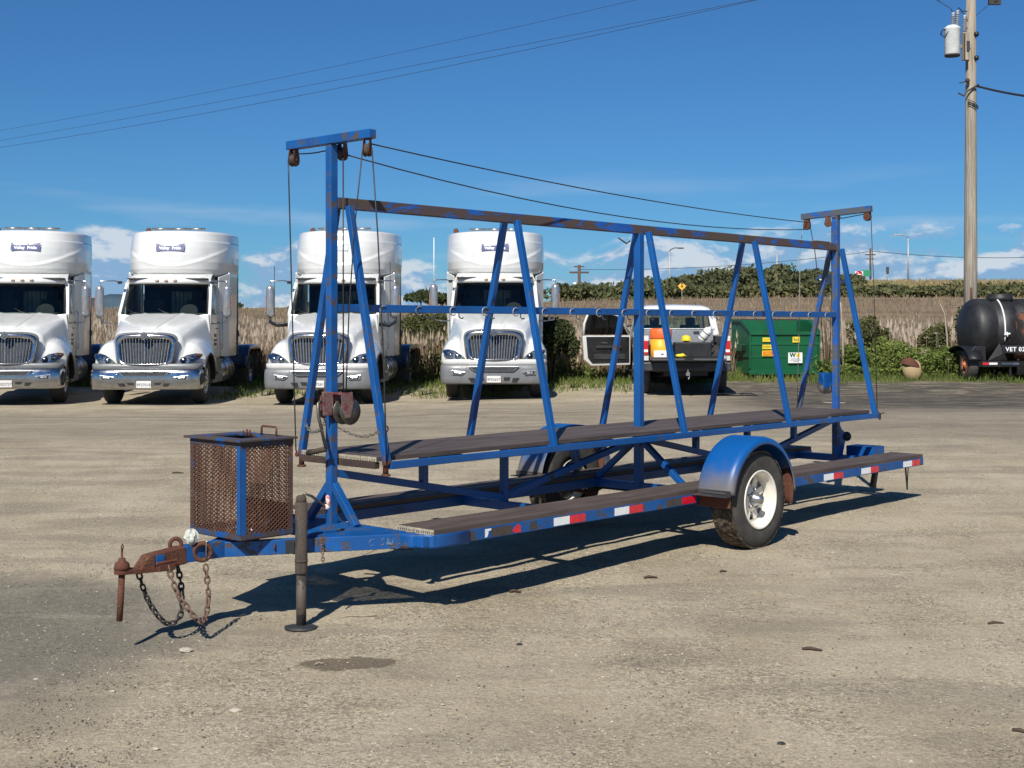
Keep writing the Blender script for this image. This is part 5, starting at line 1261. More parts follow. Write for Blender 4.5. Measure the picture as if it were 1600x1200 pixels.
    for k in range(7):
        mb = MB(); x = -.30+k*.10; mb.prism([(x, 3.95, 1.95), (x+.04, 3.92, 1.95), (x+.085, 3.95, 1.95), (x+.085, 3.95, 2.45), (x+.04, 3.92, 2.45), (x, 3.95, 2.45)][:6], (0, .01, 0)); mb.build('rear_daylight_strip', 'rear_daylight_strip', cab)  # pale strips painted for daylight seen through the rear window
    mb = MB(); mb.lathe([(.0, 0), (.2, 0), (.215, .012), (.2, .024)], (.45, 2.34, 1.98), (0, -.75, .66), 20); mb.build('steering_wheel', 'black', cab)
    # ---- chassis
    mb = MB()
    for s_ in (-1, 1): mb.box((s_*.40, .5, .72), (s_*.48, 8.5, .98))
    mb.box((-.40, 5.0, .80), (.40, 5.1, .9)); mb.box((-.40, 8.3, .80), (.40, 8.4, .95)); mb.tube([(-1.0, 1.15, .5), (1.0, 1.15, .5)], .06, 8); mb.tube([(-1.0, 6.55, .5), (1.0, 6.55, .5)], .08, 8); mb.tube([(-1.0, 7.85, .5), (1.0, 7.85, .5)], .08, 8)
    mb.lathe([(.0, 0), (.5, .0), (.5, .05), (0, .06)], (0, 7.2, 1.0), (0, 0, 1), 24); mb.build('chassis', 'black', t)
    for s_ in (-1, 1):
        mb = MB(); mb.lathe([(.0, 0), (.30, .01), (.31, .03), (.31, 1.42), (.30, 1.44), (.0, 1.45)], (s_*.80, 3.10, .66), (0, 1, 0), 28); tk = mb.build('fuel_tank', 'chrome_dull', t)
        for y in (3.35, 3.8, 4.25): mb = MB(); mb.lathe([(.314, 0), (.318, .03), (.314, .06)], (s_*.80, y, .66), (0, 1, 0), 28, cap=False); mb.build('strap', 'black', tk)
        heavy_wheel(t, s_*.80, 1.15, .505, .28, s_)
        for y in (6.55, 7.85): heavy_wheel(t, s_*.62, y, .505, .56, s_, dual=True)
        # tandem fenders: flat top, arched ends
        mb = MB(); rows = []
        prof = [(5.78, .62), (5.80, .80), (5.88, .98), (6.02, 1.12), (6.25, 1.20), (8.15, 1.20), (8.38, 1.12), (8.52, .98), (8.60, .78)]
        for (y, z) in prof: rows.append([(s_*.52, y, z+.02), (s_*1.16, y, z+.02), (s_*1.22, y, z-.02), (s_*1.225, y, z-.10)])
        mb.grid(rows); o = mb.build('rear_fender', 'navygloss', t); o.modifiers.new('solid', 'SOLIDIFY').thickness = .012
    mb = MB(); mb.box((1.13, 4.55, 1.45), (1.20, 4.65, 1.58)); mb.build('work_lamp', 'black', t)
    def walk(o):
        for c in bpy.data.objects:
            if c.parent == o: yield c; yield from walk(c)
    for c in list(walk(t)):
        if c.type == 'MESH' and not c.name.startswith('lettering'):
            co = np.empty(len(c.data.vertices)*3, np.float32); c.data.vertices.foreach_get('co', co); co = co.reshape(-1, 3)
            z = co[:, 2]; co[:, 2] = z+np.where(z > 1.5, (z-1.5)*.085, 0)+np.where(z < .86, .06*np.clip((z-.2)/.1, 0, 1)*np.clip((.88-z)/.04, 0, 1)*(co[:, 1] < .45), 0)
            c.data.vertices.foreach_set('co', co.ravel()); c.data.update()
    return t
def decal(t, x, y, z, col='decal_blue', txt='decal_white', w=.64, tilt=13):
    mb = MB(); h = .115
    mb.prism([(-w/2, 0, -h), (w/2, 0, -h), (w/2+.01, 0, .012), (-w/2, 0, .012)], (0, .003, 0))
    mb.prism([(-w/2, 0, .025), (-w/2+.14, 0, .025), (-w/2, 0, .060)], (0, .003, 0)); mb.prism([(w/2, 0, .025), (w/2-.20, 0, .025), (w/2+.01, 0, .062)], (0, .003, 0))
    mb.tube([(.05, 0, .045), (.05, .003, .045)], .012, 8)
    d = mb.build('company_decal', col, t); d.location = (x, y, z); d.rotation_euler = (R(-tilt), 0, 0)
    text_mesh('lettering', 'Valley  Pride', .098, txt, d, upright(0, -.002, -.052), .001, 1.0, offset=.0035)
    return d
TRK = [(-10.74, 28.05, 10.5, 'white semi truck cut by the left border, navy company decal on its tall roof fairing', '9E02727', 1),
       (-7.77, 28.0, 2.0, 'white semi truck second from the left, fully in view with navy decal and chrome bumper', '9F57018', 1),
       (-4.12, 28.05, -2.6, 'white semi truck behind the front post, with grey bumper, black mirror arms and faded decal', '9F57581', 2),
       (-.40, 29.1, 0.2, 'white semi truck furthest right, seen head-on through the A-frames at the grass edge', '9F02657', 3)]
protos = {}
for i, (x, y, rz, lb, plate_txt, kind) in enumerate(TRK):
    t = build_truck('silver_mirror', 'chrome' if kind == 1 else 'bumper_grey')
    zc = G(x, y+1.2); t.location = (x, y, zc); t.rotation_euler = (0, 0, R(rz)); tag(t, lb, 'truck', 'white semi trucks parked in a row')
    fa = [c for c in bpy.data.objects if c.name.startswith('roof_fairing') and c.parent == t][0]
    bp = [c for c in bpy.data.objects if c.name.startswith('bumper') and c.parent == t][0]
    text_mesh('plate_number', plate_txt, .085, 'plate_ink', bp, upright(0, -.0725, .452), .0008)
    if kind == 2:
        decal(fa, -.02, 2.445, 3.54, 'decal_pale', 'decal_white', .5)
        for s_ in (-1, 1):
            mb = MB(); mb.tube([(s_*1.02, 2.0, 1.72), (s_*1.28, 1.86, 1.70), (s_*1.42, 1.78, 1.78), (s_*1.42, 1.78, 1.9)], .034, 8); mb.build('black_mirror_arm', 'black', t)
        for (xx_, z1) in ((-1.36, 3.05), (1.28, 3.15)): mb = MB(); mb.tube([(xx_, 1.95, 1.9), (xx_, 1.95, z1)], .008, 6); mb.build('antenna', 'black', t)
    else:
        decal(fa, .0, 2.445, 3.54)
    if kind == 3:
        mb = MB(); mb.tube([(-1.42, 1.9, 2.5), (-1.42, 1.9, 3.7)], .010, 6); mb.build('antenna', 'decal_white', t)

# ================================================================== PICKUP
def pickup():
    t = empty('pickup_truck', (0, 0, 0))
    W = 1.0
    # bed box
    bed = None
    for s_ in (-1, 1):
        mb = MB(); rows = []
        for y in np.linspace(.14, 2.30, 25):
            d = abs(y-1.15); zb = (.42+math.sqrt(max(.52**2-d*d, 0))) if d < .52 else .62
            zb = max(zb, .62)
            rows.append([(s_*(W-.03), y, 1.36), (s_*W, y, 1.33), (s_*(W+.012), y, 1.12), (s_*(W-.0), y, zb)])
        mb.grid(rows); mb.box((s_*(W-.13), .16, .88), (s_*(W-.11), 2.30, 1.36)); mb.box((s_*(W-.13), .16, 1.352), (s_*(W-.028), 2.30, 1.362))
        mb.box((s_*(W-.14), .12, .80), (s_*(W-.004), .17, 1.36))
        o = mb.build('bed_side', 'white', t); bed = bed or o
    mb = MB(); mb.box((-.88, .14, .86), (.88, 2.3, .885)); mb.box((-.88, 2.28, .88), (.88, 2.32, 1.36))
    for s_ in (-1, 1): mb.box((s_*.885, .16, .88), (s_*.86, 2.28, 1.345))
    mb.build('bed_liner', 'black', bed)
    mb = MB(); mb.box((-.84, -.42, .795), (.84, .13, .855)); tg = mb.build('tailgate', 'plastic_dark', t, .02)
    mb = MB(); mb.box((-.80, -.40, .8555), (.80, .11, .860)); mb.box((-.10, -.425, .80), (.10, -.415, .85)); mb.build('tailgate_liner', 'black', tg)
    mb = MB(); mb.tube([(-.86, .12, 1.25), (-.84, -.30, .87)], .008, 6); mb.tube([(.86, .12, 1.25), (.84, -.30, .87)], .008, 6); mb.build('tailgate_cable', 'black', tg)
    for s_ in (-1, 1):
        mb = MB(); mb.box((s_*(W-.135), .085, .93), (s_*(W+.006), .135, 1.25)); tl = mb.build('tail_light', 'red_lens', t, .015)
        mb = MB(); mb.box((s_*(W-.12), .078, .99), (s_*(W-.02), .09, 1.05)); mb.build('reverse_lens', 'sticker_white', tl)
    # bumper
    mb = MB(); mb.prism([(-1.0, -.03, .56), (1.0, -.03, .56), (1.0, -.03, .76), (.35, -.03, .78), (-.35, -.03, .78), (-1.0, -.03, .76)], (0, .20, 0)); bp = mb.build('rear_bumper', 'plastic_dark', t, .03)
    mb = MB(); mb.prism([(-.42, -.035, .745), (.42, -.035, .745), (.36, -.035, .64), (-.36, -.035, .64)], (0, .02, 0)); mb.build('bumper_recess', 'black', bp)
    mb = MB(); mb.box((-.04, -.20, .46), (.04, .1, .54)); mb.tube([(0, -.18, .54), (0, -.18, .58)], .015, 8); mb.sphere((0, -.18, .60), .03, 10, 6); mb.tube([(.03, -.2, .46), (.035, -.21, .40), (.01, -.21, .385), (.0, -.21, .42)], .009, 6); mb.build('tow_hitch', 'steel', bp)
    mb = MB(); mb.box((-.66, .09, .80), (-.82, .095, .88)); mb.build('badge', 'sticker_white', t)
    # toolbox and load
    # cab shell
    rows = []
    for (y, hw_, zt) in ((2.36, .86, 1.90), (2.48, .87, 2.03), (2.9, .86, 2.075), (3.6, .85, 2.07), (3.95, .84, 2.02)):
        rows.append([(-hw_-.02, y, zt-.16), (-hw_+.06, y, zt-.03), (-hw_+.2, y, zt), (0, y, zt+.02), (hw_-.2, y, zt), (hw_-.06, y, zt-.03), (hw_+.02, y, zt-.16)])
    mb = MB(); mb.grid(rows); cab = mb.build('cab_roof', 'white', t); cab.modifiers.new('solid', 'SOLIDIFY').thickness = -.03
    mb = MB(); mb.box((-.99, 2.34, .62), (.99, 2.40, 1.38))
    for s_ in (-1, 1):
        mb.bar((s_*.97, 2.36, 1.36), (s_*.86, 2.40, 1.92), .16, .07, (0, 1, 0)); mb.bar((s_*.96, 3.12, 1.36), (s_*.86, 3.05, 1.95), .09, .05, (s_, 0, 0)); mb.bar((s_*.96, 4.45, 1.34), (s_*.84, 3.90, 1.98), .07, .06, (s_, 0, 0))
        mb.box((s_*.96, 2.36, .60), (s_*1.0, 3.1, 1.36)); 
        if s_ > 0: mb.box((.96, 3.1, .60), (1.0, 4.3, 1.36))
    mb.box((-.88, 2.37, 1.86), (.88, 2.42, 1.94)); mb.build('cab_body', 'white', cab, .015)
    mb = MB(); mb.add([(-.92, 2.375, 1.38), (.92, 2.375, 1.38), (.83, 2.41, 1.88), (-.83, 2.41, 1.88)], [(0,1,2,3)]); mb.build('rear_window', 'glass', cab)
    mb = MB(); mb.box((-.17, 2.345, 1.935), (.17, 2.40, 1.985)); mb.build('brake_lamp', 'red_lens', cab, .01)
    mb = MB(); mb.box((-.93, 2.45, .9), (.93, 4.3, 1.0)); mb.box((-.9, 4.2, 1.0), (.9, 4.4, 1.38)); mb.box((-.97, 2.42, .65), (-.9, 3.0, 1.2))
    for x in (-.45, .45): mb.box((x-.25, 3.2, 1.0), (x+.25, 3.34, 1.62)); mb.box((x-.12, 3.22, 1.62), (x+.12, 3.30, 1.80)); mb.box((x-.25, 2.6, 1.0), (x+.25, 2.72, 1.55))
    mb.build('cab_interior', 'interior', cab, .03)
    mb = MB(); mb.add([(-.93, 4.46, 1.36), (.93, 4.46, 1.36), (.83, 3.92, 1.96), (-.83, 3.92, 1.96)], [(0,1,2,3)]); mb.build('windscreen', 'glass', cab)
    mb = MB(); mb.grid([[(-.98, 4.3, .62), (-.98, 4.3, 1.25), (-.85, 4.3, 1.36), (0, 4.3, 1.39), (.85, 4.3, 1.36), (.98, 4.3, 1.25), (.98, 4.3, .62)], [(-.97, 5.4, .7), (-.97, 5.4, 1.15), (-.84, 5.4, 1.25), (0, 5.4, 1.28), (.84, 5.4, 1.25), (.97, 5.4, 1.15), (.97, 5.4, .7)], [(-.9, 5.7, .62), (-.9, 5.75, 1.05), (-.8, 5.72, 1.12), (0, 5.8, 1.15), (.8, 5.72, 1.12), (.9, 5.75, 1.05), (.9, 5.7, .62)]]); mb.box((-.9, 5.6, .5), (.9, 5.78, .9)); mb.build('hood', 'white', t)
    # open front door, seen from inside
    hx, hy, an = -1.0, 4.22, R(-118)      # hinge
    def D(l, h, th=0): # l along door from hinge (backwards when shut), swung outwards
        dx, dy = -math.sin(R(74)), -math.cos(R(74)); nx_, ny_ = -dy, dx
        l *= 1.12; return (hx+dx*l+nx_*th, hy+dy*l+ny_*th, h)
    mb = MB(); mb.prism([D(0, .58), D(.95, .56), D(1.12, .72), D(1.16, 1.34), D(0, 1.34)], Vector(D(0, 0, .07))-Vector(D(0, 0, 0))); d = mb.build('open_door', 'white', t, .02)
    mb = MB(); P = [D(1.13, 1.34, .035), D(1.11, 1.65, .035), D(1.0, 1.95, .035), D(.85, 2.02, .035), D(.30, 1.86, .035), D(.02, 1.40, .035)]; mb.tube(P, .034, 8); mb.build('door_frame', 'white', d)
    mb = MB(); mb.add([D(.04, 1.36, .035), D(1.12, 1.36, .035), D(1.10, 1.65, .035), D(.98, 1.93, .035), D(.84, 1.99, .035), D(.32, 1.84, .035)], [(0,1,2,3,4,5)]); mb.build('door_window', 'glass_dark', d)
    for th0, th1 in ((.105, .072),):
        mb = MB(); mb.prism([D(.04, .66, th1), D(.94, .64, th1), D(1.04, .78, th1), D(1.08, 1.31, th1), D(.04, 1.31, th1)], Vector(D(0, 0, th0))-Vector(D(0, 0, th1))); mb.build('door_trim', 'black', d, .015)
        mb = MB(); mb.bar(D(.25, 1.05, .12), D(.85, 1.05, .12), .05, .07); mb.bar(D(.15, .80, .11), D(.9, .80, .11), .04, .14); mb.build('armrest', 'plastic_dark', d, .01); mb = MB(); mb.bar(D(.55, 1.15, .115), D(.72, 1.16, .115), .02, .03); mb.build('inner_handle', 'chrome', d)
    for s_ in (-1, 1):
        for y in (1.15, 4.85): heavy_wheel(t, s_*.76, y, .42, .25, s_, 'chrome')
        mb = MB(); mb.box((s_*.80, 2.0, .42), (s_*1.02, 4.2, .47)); mb.build('running_board', 'black', t, .015)
    mb = MB(); mb.box((-.5, .2, .45), (.5, 5.4, .62)); mb.tube([(-.8, 1.15, .42), (.8, 1.15, .42)], .07, 8); mb.sphere((0, 1.15, .42), .17, 12, 8); mb.tube([(-.8, 4.85, .42), (.8, 4.85, .42)], .05, 8); mb.box((-.9, .18, .60), (.9, 2.3, .86)); mb.build('underbody', 'black', t)
    mb = MB(); mb.tube([(-.93, 4.3, 1.6), (-1.2, 4.25, 1.55)], .02, 6); mb.build('mirror_arm', 'black', t)
    return t
m = glass('glass_dark', (.025, .027, .03), .5); MAT['glass_dark'] = m
PX, PY = 3.97, 30.05; PZ = G(PX, PY+1.2)
pk = pickup(); pk.location = (PX, PY, PZ); pk.rotation_euler = (0, 0, R(-1.0)); tag(pk, 'white pickup truck seen from behind with its tailgate down and driver door wide open', 'pickup')
def onpk(o, x, y, z): o.location = (PX+x, PY+y, PZ+z)
# silver toolbox
mb = MB(); mb.box((-.86, 0, 0), (.86, .50, .36)); tb = mb.build('toolbox', 'alu', None, .01); onpk(tb, -.0, 1.72, 1.13); tag(tb, 'silver aluminium toolbox lying across the pickup bed', 'toolbox')
mb = MB(); mb.box((-.89, -.015, .362), (.89, .52, .40)); mb.build('lid', 'alu', tb, .012)
for x in (-.45, .45): mb = MB(); mb.box((x-.07, -.012, .26), (x+.07, -.001, .33)); mb.build('latch', 'steel_dark', tb, .004)
mb = MB(); mb.sphere((0, 0, 0), .035, 8, 6); mb.tube([(0, 0, -.06), (0, 0, 0)], .008, 6); o = mb.build('bed_marker', 'sticker_white'); onpk(o, -.86, 1.6, 1.60); tag(o, 'small white knob standing on the toolbox corner', 'knob')
# water cooler
t = empty('water_cooler', (0, 0, 0)); onpk(t, -.60, -.05, .862); tag(t, 'orange topped yellow water cooler on the pickup tailgate', 'cooler')
mb = MB(); mb.lathe([(.0, 0), (.215, 0), (.225, .02), (.238, .42), (.225, .425)], (0, 0, 0), (0, 0, 1), 28); mb.build('body', 'coolery', t)
mb = MB(); mb.lathe([(.236, 0), (.245, .03), (.25, .20), (.235, .23), (.20, .24), (0, .25)], (0, 0, .425), (0, 0, 1), 28); mb.build('lid', 'orange', t)
mb = MB(); mb.box((-.03, -.27, .10), (.03, -.22, .15)); mb.build('tap', 'sticker_white', t)
mb = MB(); mb.box((-.18, -.235, .02), (.10, -.228, .17)); mb.build('label', 'decal_white', t); 
# bits in the bed
mb = MB(); mb.box((-.42, -.15, 0), (.42, .25, .34)); o = mb.build('crate', 'black', None, .015); onpk(o, .16, .28, .87); tag(o, 'black open crate in the middle of the pickup bed', 'crate')
mb = MB(); mb.box((-.38, -.11, .34), (.38, .21, .345)); mb.build('crate_inside', 'plastic_dark', o)
t = empty('white_jug', (0, 0, 0)); onpk(t, .38, .40, 1.27); t.rotation_euler = (R(20), R(35), 0); tag(t, 'white plastic jug tilted on top of the black crate', 'jug')
mb = MB(); mb.lathe([(0, 0), (.09, 0), (.10, .02), (.10, .26), (.085, .30), (.035, .34), (.035, .37), (0, .37)], (0, 0, 0), (0, 0, 1), 20); mb.build('body', 'sticker_white', t)
mb = MB()
for z in (.07, .20): mb.lathe([(.101, 0), (.106, .01), (.101, .02)], (0, 0, z), (0, 0, 1), 20, cap=False)
mb.build('band', 'black', t)
mb = MB(); mb.sphere((0, 0, .08), .11, 14, 8, (1, 1, .75)); mb.lathe([(.13, .035), (.14, .04), (.12, .055)], (0, 0, 0), (0, 0, 1), 14); o = mb.build('hard_hat', 'yellow'); onpk(o, .02, .30, 1.215); tag(o, 'yellow hard hat lying left of the white jug', 'hard hat')
mb = MB(); mb.sphere((0, 0, .05), .07, 10, 6, (1.6, 1, .6)); mb.tube([(-.1, 0, .05), (.06, -.03, .09), (.14, .0, .03)], .018, 6); o = mb.build('work_glove', 'yellow'); onpk(o, -.17, -.12, .862); tag(o, 'crumpled yellow work glove on the tailgate beside the cooler', 'glove')
mb = MB(); mb.tube([(0, 0, 0), (.35, .3, .34), (.42, .36, .30)], .035, 8); mb.tube([(.1, -.05, .0), (.5, .2, .20)], .02, 6); mb.box((.2, .1, 0), (.46, .5, .25)); o = mb.build('tool_bundle', 'steel_dark'); onpk(o, .36, .5, .885); tag(o, 'dark bundle of tools piled at the right side of the pickup bed', 'tools')
# tarp on the ground behind the pickup wheel
mb = MB(); rows = []
for i in range(9): rows.append([(-.5+i*.13+.02*math.sin(j*2), -.22+j*.09, .012+.03*abs(math.sin(i*1.1+j*.9))*(0 < i < 8)) for j in range(6)])
mb.grid(rows); o = mb.build('tarp', 'tank'); o.location = (5.05, 30.2, G(5.05, 30.2)+.01); tag(o, 'crumpled dark tarp on the ground at the right rear pickup wheel', 'tarp')

# ================================================================== DUMPSTER
DX, DY = 7.20, 35.1; t = empty('dumpster', (DX, DY, G(DX, DY)-.02), R(11)); tag(t, 'green steel dumpster with yellow stickers standing on the weeds behind the trailer', 'dumpster')
W, D_ = .95, 1.30
mb = MB(); zf, zb_ = 1.26, 1.58; zl = .16; th = .03
mb.prism([(-W, 0, zl), (W, 0, zl), (W, -.10, zf), (-W, -.10, zf)], (0, th, 0)); 
mb.box((-W, D_, zl), (W, D_+th, zb_)); mb.box((-W, 0, zl), (W, D_, zl+th))
for s_ in (-1, 1): mb.prism([(s_*W, 0, zl), (s_*W, D_, zl), (s_*W, D_, zb_), (s_*W, .55, zb_-.02), (s_*W, -.10, zf)], (-s_*th, 0, 0))
bx = mb.build('bin_body', 'green', t, .006)
mb = MB(); mb.box((-W-.03, -.135, zf-.07), (W+.03, -.095, zf+.012)); mb.box((-W-.02, -.085, .92), (W+.02, -.06, .99)); mb.box((-W-.01, -.05, .58), (W+.01, -.03, .64)); mb.box((-W-.03, -.03, zl-.02), (W+.03, .0, zl+.10))
for s_ in (-1, 1):
    mb.bar((s_*(W+.02), -.10, zf), (s_*(W+.02), .56, zb_-.02), .05, .07, (0, 0, 1)); mb.bar((s_*(W+.02), .56, zb_-.02), (s_*(W+.02), D_, zb_-.0), .05, .06); mb.bar((s_*(W+.02), -.03, .3), (s_*(W+.02), -.09, zf), .04, .05)
    mb.box((s_*(W+.03), .0, .60), (s_*(W+.035), D_, .66))
mb.build('rim', 'green', t, .006)
for s_ in (-1, 1):
    mb = MB(); mb.box((s_*W, .30, .75), (s_*(W+.13), 1.15, .94)); mb.build('fork_sleeve', 'green', t, .006); mb = MB(); mb.box((s_*(W+.01), .285, .77), (s_*(W+.12), .299, .92)); mb.build('sleeve_opening', 'black', t)
mb = MB(); mb.box((-W, D_+.035, .9), (W, D_+.06, zb_+.03)); mb.build('lid', 'tank', t)
for (x, y) in ((-.75, .05), (.80, .05), (-.75, 1.15), (.80, 1.15)):
    mb = MB(); mb.lathe([(0, -.025), (.065, -.025), (.07, 0), (.065, .025), (0, .025)], (x, y, .07), (1, .3, 0), 16); mb.box((x-.05, y-.02, .12), (x+.05, y+.06, .16)); mb.build('caster', 'steel', t)
mb = MB(); mb.box((-W+.05, 0, .11), (W-.05, D_, .16)); mb.build('base_frame', 'black', t)
def stick(x, z, w, h, mat, y=None):
    mb = MB(); y = -.10*(z-zl)/(zf-zl)-.012 if y is None else y; mb.box((x-w/2, y-.006, z-h/2), (x+w/2, y, z+h/2)); return mb.build('sticker', mat, t)
stick(-.48, 1.06, .32, .11, 'yellow', -.110); stick(-.48, .87, .32, .12, 'yellow', -.098); stick(-.48, .70, .32, .15, 'yellow', -.086); stick(-.48, .70, .27, .11, 'orange', -.093)
text_mesh('sticker_print', 'CAUTION', .062, 'decal_dark', t, upright(-.48, -.1175, 1.06), .0006); text_mesh('sticker_print', 'WARNING', .058, 'decal_dark', t, upright(-.48, -.1055, .87), .0006)
for q in range(3): mb = MB(); mb.box((-.57, -.101, .665+.03*q), (-.39, -.1, .675+.03*q)); mb.build('sticker_print', 'yellow', t)
stick(.30, 1.06, .20, .15, 'yellow', -.110); text_mesh('sticker_print', '3yd', .11, 'decal_dark', t, upright(.30, -.1175, 1.06), .0006, offset=.002)
stick(.29, .58, .40, .28, 'sticker_white', -.078)
text_mesh('logo_letter', 'W', .155, 'green', t, upright(.215, -.0855, .645), .0006, offset=.008); text_mesh('logo_letter', 'M', .155, 'yellow', t, upright(.365, -.0855, .645), .0006, offset=.008)
text_mesh('sticker_print', '1-800-XXX', .05, 'decal_dark', t, upright(.29, -.0855, .535), .0006) if False else None
for q, w_ in ((0, .26), (1, .30), (2, .12)): mb = MB(); mb.box((.29-w_/2, -.0855, .545-.035*q), (.29+w_/2, -.0845, .556-.035*q)); mb.build('sticker_print', 'decal_dark', t)
mb = MB(); mb.tube([(W+.08, .1, 1.1), (W+.10, .05, .75), (W+.12, -.0, .7)], .01, 6); mb.build('lid_chain', 'steel', t)

# ================================================================== BLACK TANK TRAILER
TX, TY = 11.85, 34.3; TZ = G(12.5, 35); t = empty('tank_trailer', (TX, TY, TZ)); tag(t, 'black poly tank trailer with white straps cut by the right border', 'tank trailer')
cz, rt = 1.28, .82
prof = [(0, -.02), (.25, -.01), (.45, .02), (.62, .07), (.74, .14), (rt-.01, .23), (rt+.02, .30), (rt+.02, .62), (rt-.025, .66), (rt-.025, .74), (rt+.02, .78), (rt+.02, 1.15), (rt-.025, 1.19), (rt-.025, 1.27), (rt+.02, 1.31), (rt+.02, 1.8), (rt-.02, 1.84), (rt-.02, 1.92), (rt+.02, 1.96), (rt+.02, 2.6), (rt, 2.75), (.6, 2.9), (0, 2.95)]
mb = MB(); mb.lathe(prof, (.10, .9, cz), (1, 0, 0), 48); tk = mb.build('tank', 'tank', t)
mb = MB(); mb.lathe([(.34, 0), (.34, .12), (.31, .14), (.31, .18), (.28, .20), (0, .21)], (1.10, .9, cz+rt-.05), (0, 0, 1), 28); mb.build('manway_lid', 'tank', tk)
for x in (.94, 1.95):
    mb = MB(); P = [(x, .9+(rt+.035)*math.cos(R(a_)), cz+(rt+.035)*math.sin(R(a_))) for a_ in range(-14, 200, 8)][::-1]
    P = [(x+.12*math.sin(R(max(0, min(180, a_)))*1.0)*0, .9-(rt+.035)*math.cos(R(a_)), cz+(rt+.035)*math.sin(R(a_))) for a_ in range(-20, 201, 8)]
    mb.tube(P, .022, 6); mb.build('strap', 'sticker_white', tk)
mb = MB(); mb.tube([(.90, .02, 1.17), (1.05, .0, 1.2)], .028, 6); mb.tube([(.98, -.0, 1.12), (.98, .02, 1.24)], .022, 6); mb.build('ratchet', 'sticker_white', tk)
mb = MB(); mb.bar((.42, .14, 1.60), (.36, .12, 1.45), .03, .02, (0, 1, 0)); mb.build('level_mark', 'sticker_white', tk)
# second lower tank with rusty patch in front on the right
mb = MB(); mb.lathe([(0, 0), (.5, .02), (.60, .10), (.62, .2), (.62, 1.5), (.6, 1.6), (0, 1.65)], (1.20, .15, 1.12), (1, .12, 0), 40); s2 = mb.build('front_tank', 'tankrust', t)
mb = MB()
for s_ in (.2, .6, 1.0): mb.lathe([(.622, s_), (.635, s_+.03), (.622, s_+.06)], (1.20, .15, 1.12), (1, .12, 0), 40, cap=False)
mb.build('tank_rib', 'tank', s2)
# cradle wedges
mb = MB()
for x in (.50, 1.25):
    mb = MB(); mb.prism([(x, .05, .50), (x+.50, .05, .50), (x+.40, .02, .70), (x+.30, .06, .95)], (0, .08, 0)); mb.build('cradle', 'black', t, .01)
mb = MB()
mb.prism([(.02, .0, .50), (.42, .0, .50), (.42, .0, .86), (.14, .0, .88), (.02, .0, .74)], (0, 1.6, 0)); mb.build('cradle', 'black', t, .01)
mb = MB(); mb.box((.20, -.10, .34), (3.2, -.02, .50)); mb.box((.20, 1.7, .34), (3.2, 1.78, .50)); 
for x in (.25, 1.2, 2.2): mb.box((x, -.02, .36), (x+.08, 1.7, .48))
mb.box((1.0, -.06, .10), (1.06, 0, .34)); mb.box((1.3, .2, .12), (2.6, .7, .34)); mb.box((2.0, .2, .02), (2.2, .4, .12)); mb.build('frame', 'blackgloss', t, .006)
for (x0, x1, mt_) in ((.30, .47, 'tape_red'), (.47, .68, 'tape_white'), (.78, 1.10, 'alu'), (1.10, 1.24, 'tape_white'), (1.92, 2.06, 'tape_white')): mb = MB(); mb.box((x0, -.106, .40), (x1, -.1015, .452)); mb.build('reflective_tape', mt_, t, label=('red' if mt_ == 'tape_red' else 'white')+' reflective tape')
text_mesh('fleet_number', 'VET 02', .15, 'decal_white', t, upright(.99, -.505, .80), .001, 1.12, offset=.004)
mb = MB(); mb.box((.66, -.50, .70), (2.3, -.46, .90)); mb.build('number_board', 'black', t, .01)
for (s_, y) in ((-1, .25),):
    heavy_wheel(t, .20 if y < 1 else .2, y, .385, .26, -1, 'orangerust')
mb = MB(); rows = []
for a_ in range(10, 175, 10): rows.append([(-.12, .65+.95*math.cos(R(a_)), .45+.42*math.sin(R(a_))), (.26, .65+.95*math.cos(R(a_)), .45+.42*math.sin(R(a_)))])
mb.grid(rows); o = mb.build('fender', 'black', t); o.modifiers.new('solid', 'SOLIDIFY').thickness = .01
mb = MB(); mb.tube([(.7, 1.9, 1.9), (.7, 1.9, 2.45)], .03, 6); mb.build('vent_pipe', 'rust', t)

# tan stump with rusty cap
sx_, sy_ = 10.50, 34.75; t = empty('stump', (sx_, sy_, G(sx_, sy_)-.10)); tag(t, 'round tan log stump with a rusty brown cap among the green weeds', 'stump')
mb = MB(); P = []
for i in range(11):
    ph = math.pi*i/10; P.append([(.25*math.sin(ph)*math.cos(2*math.pi*j/16)*(1+.08*math.sin(j*2.1+i)), .22*math.sin(ph)*math.sin(2*math.pi*j/16)*(1+.06*math.cos(j*1.7)), .36+.30*math.cos(ph)) for j in range(16)]); P[-1].append(P[-1][0])
mb.grid(P); mb.build('log', 'tan', t)
mb = MB(); P = []
for i in range(6):
    ph = math.pi/2*i/5*.9; P.append([(-.05+(.25+.03*math.sin(j*1.9))*math.sin(ph)*math.cos(2*math.pi*j/16), .24*math.sin(ph)*math.sin(2*math.pi*j/16), .44+.25*math.cos(ph)+.06*math.cos(2*math.pi*j/16)*math.sin(ph)*-1) for j in range(17)])
mb.grid(P); mb.build('cap', 'rust', t)
# stakes in the weeds
for (px, y, h, w_, lb, mt_) in ((1318, 35.9, 2.0, .035, 'pale leaning wooden stake beside the right end of the rack', 'plume'), (1481, 37.6, 1.9, .028, 'thin crooked pale stake left of the utility pole', 'plume'), (1293, 36.8, 1.35, .04, 'short dark fence stake right of the dumpster', 'twig')):
    x = (px-800)/2070*y; mb = MB(); mb.tube([(0, 0, -.1), (-.02, 0, h*.5), (-.10 if px > 1400 else -.06, 0, h*.86), (-.22 if px > 1400 else -.08, 0, h)], [w_, w_, w_*.7, w_*.5], 6)
    o = mb.build('stake', mt_); o.location = (x, y, G(x, y)); tag(o, lb, 'stake')
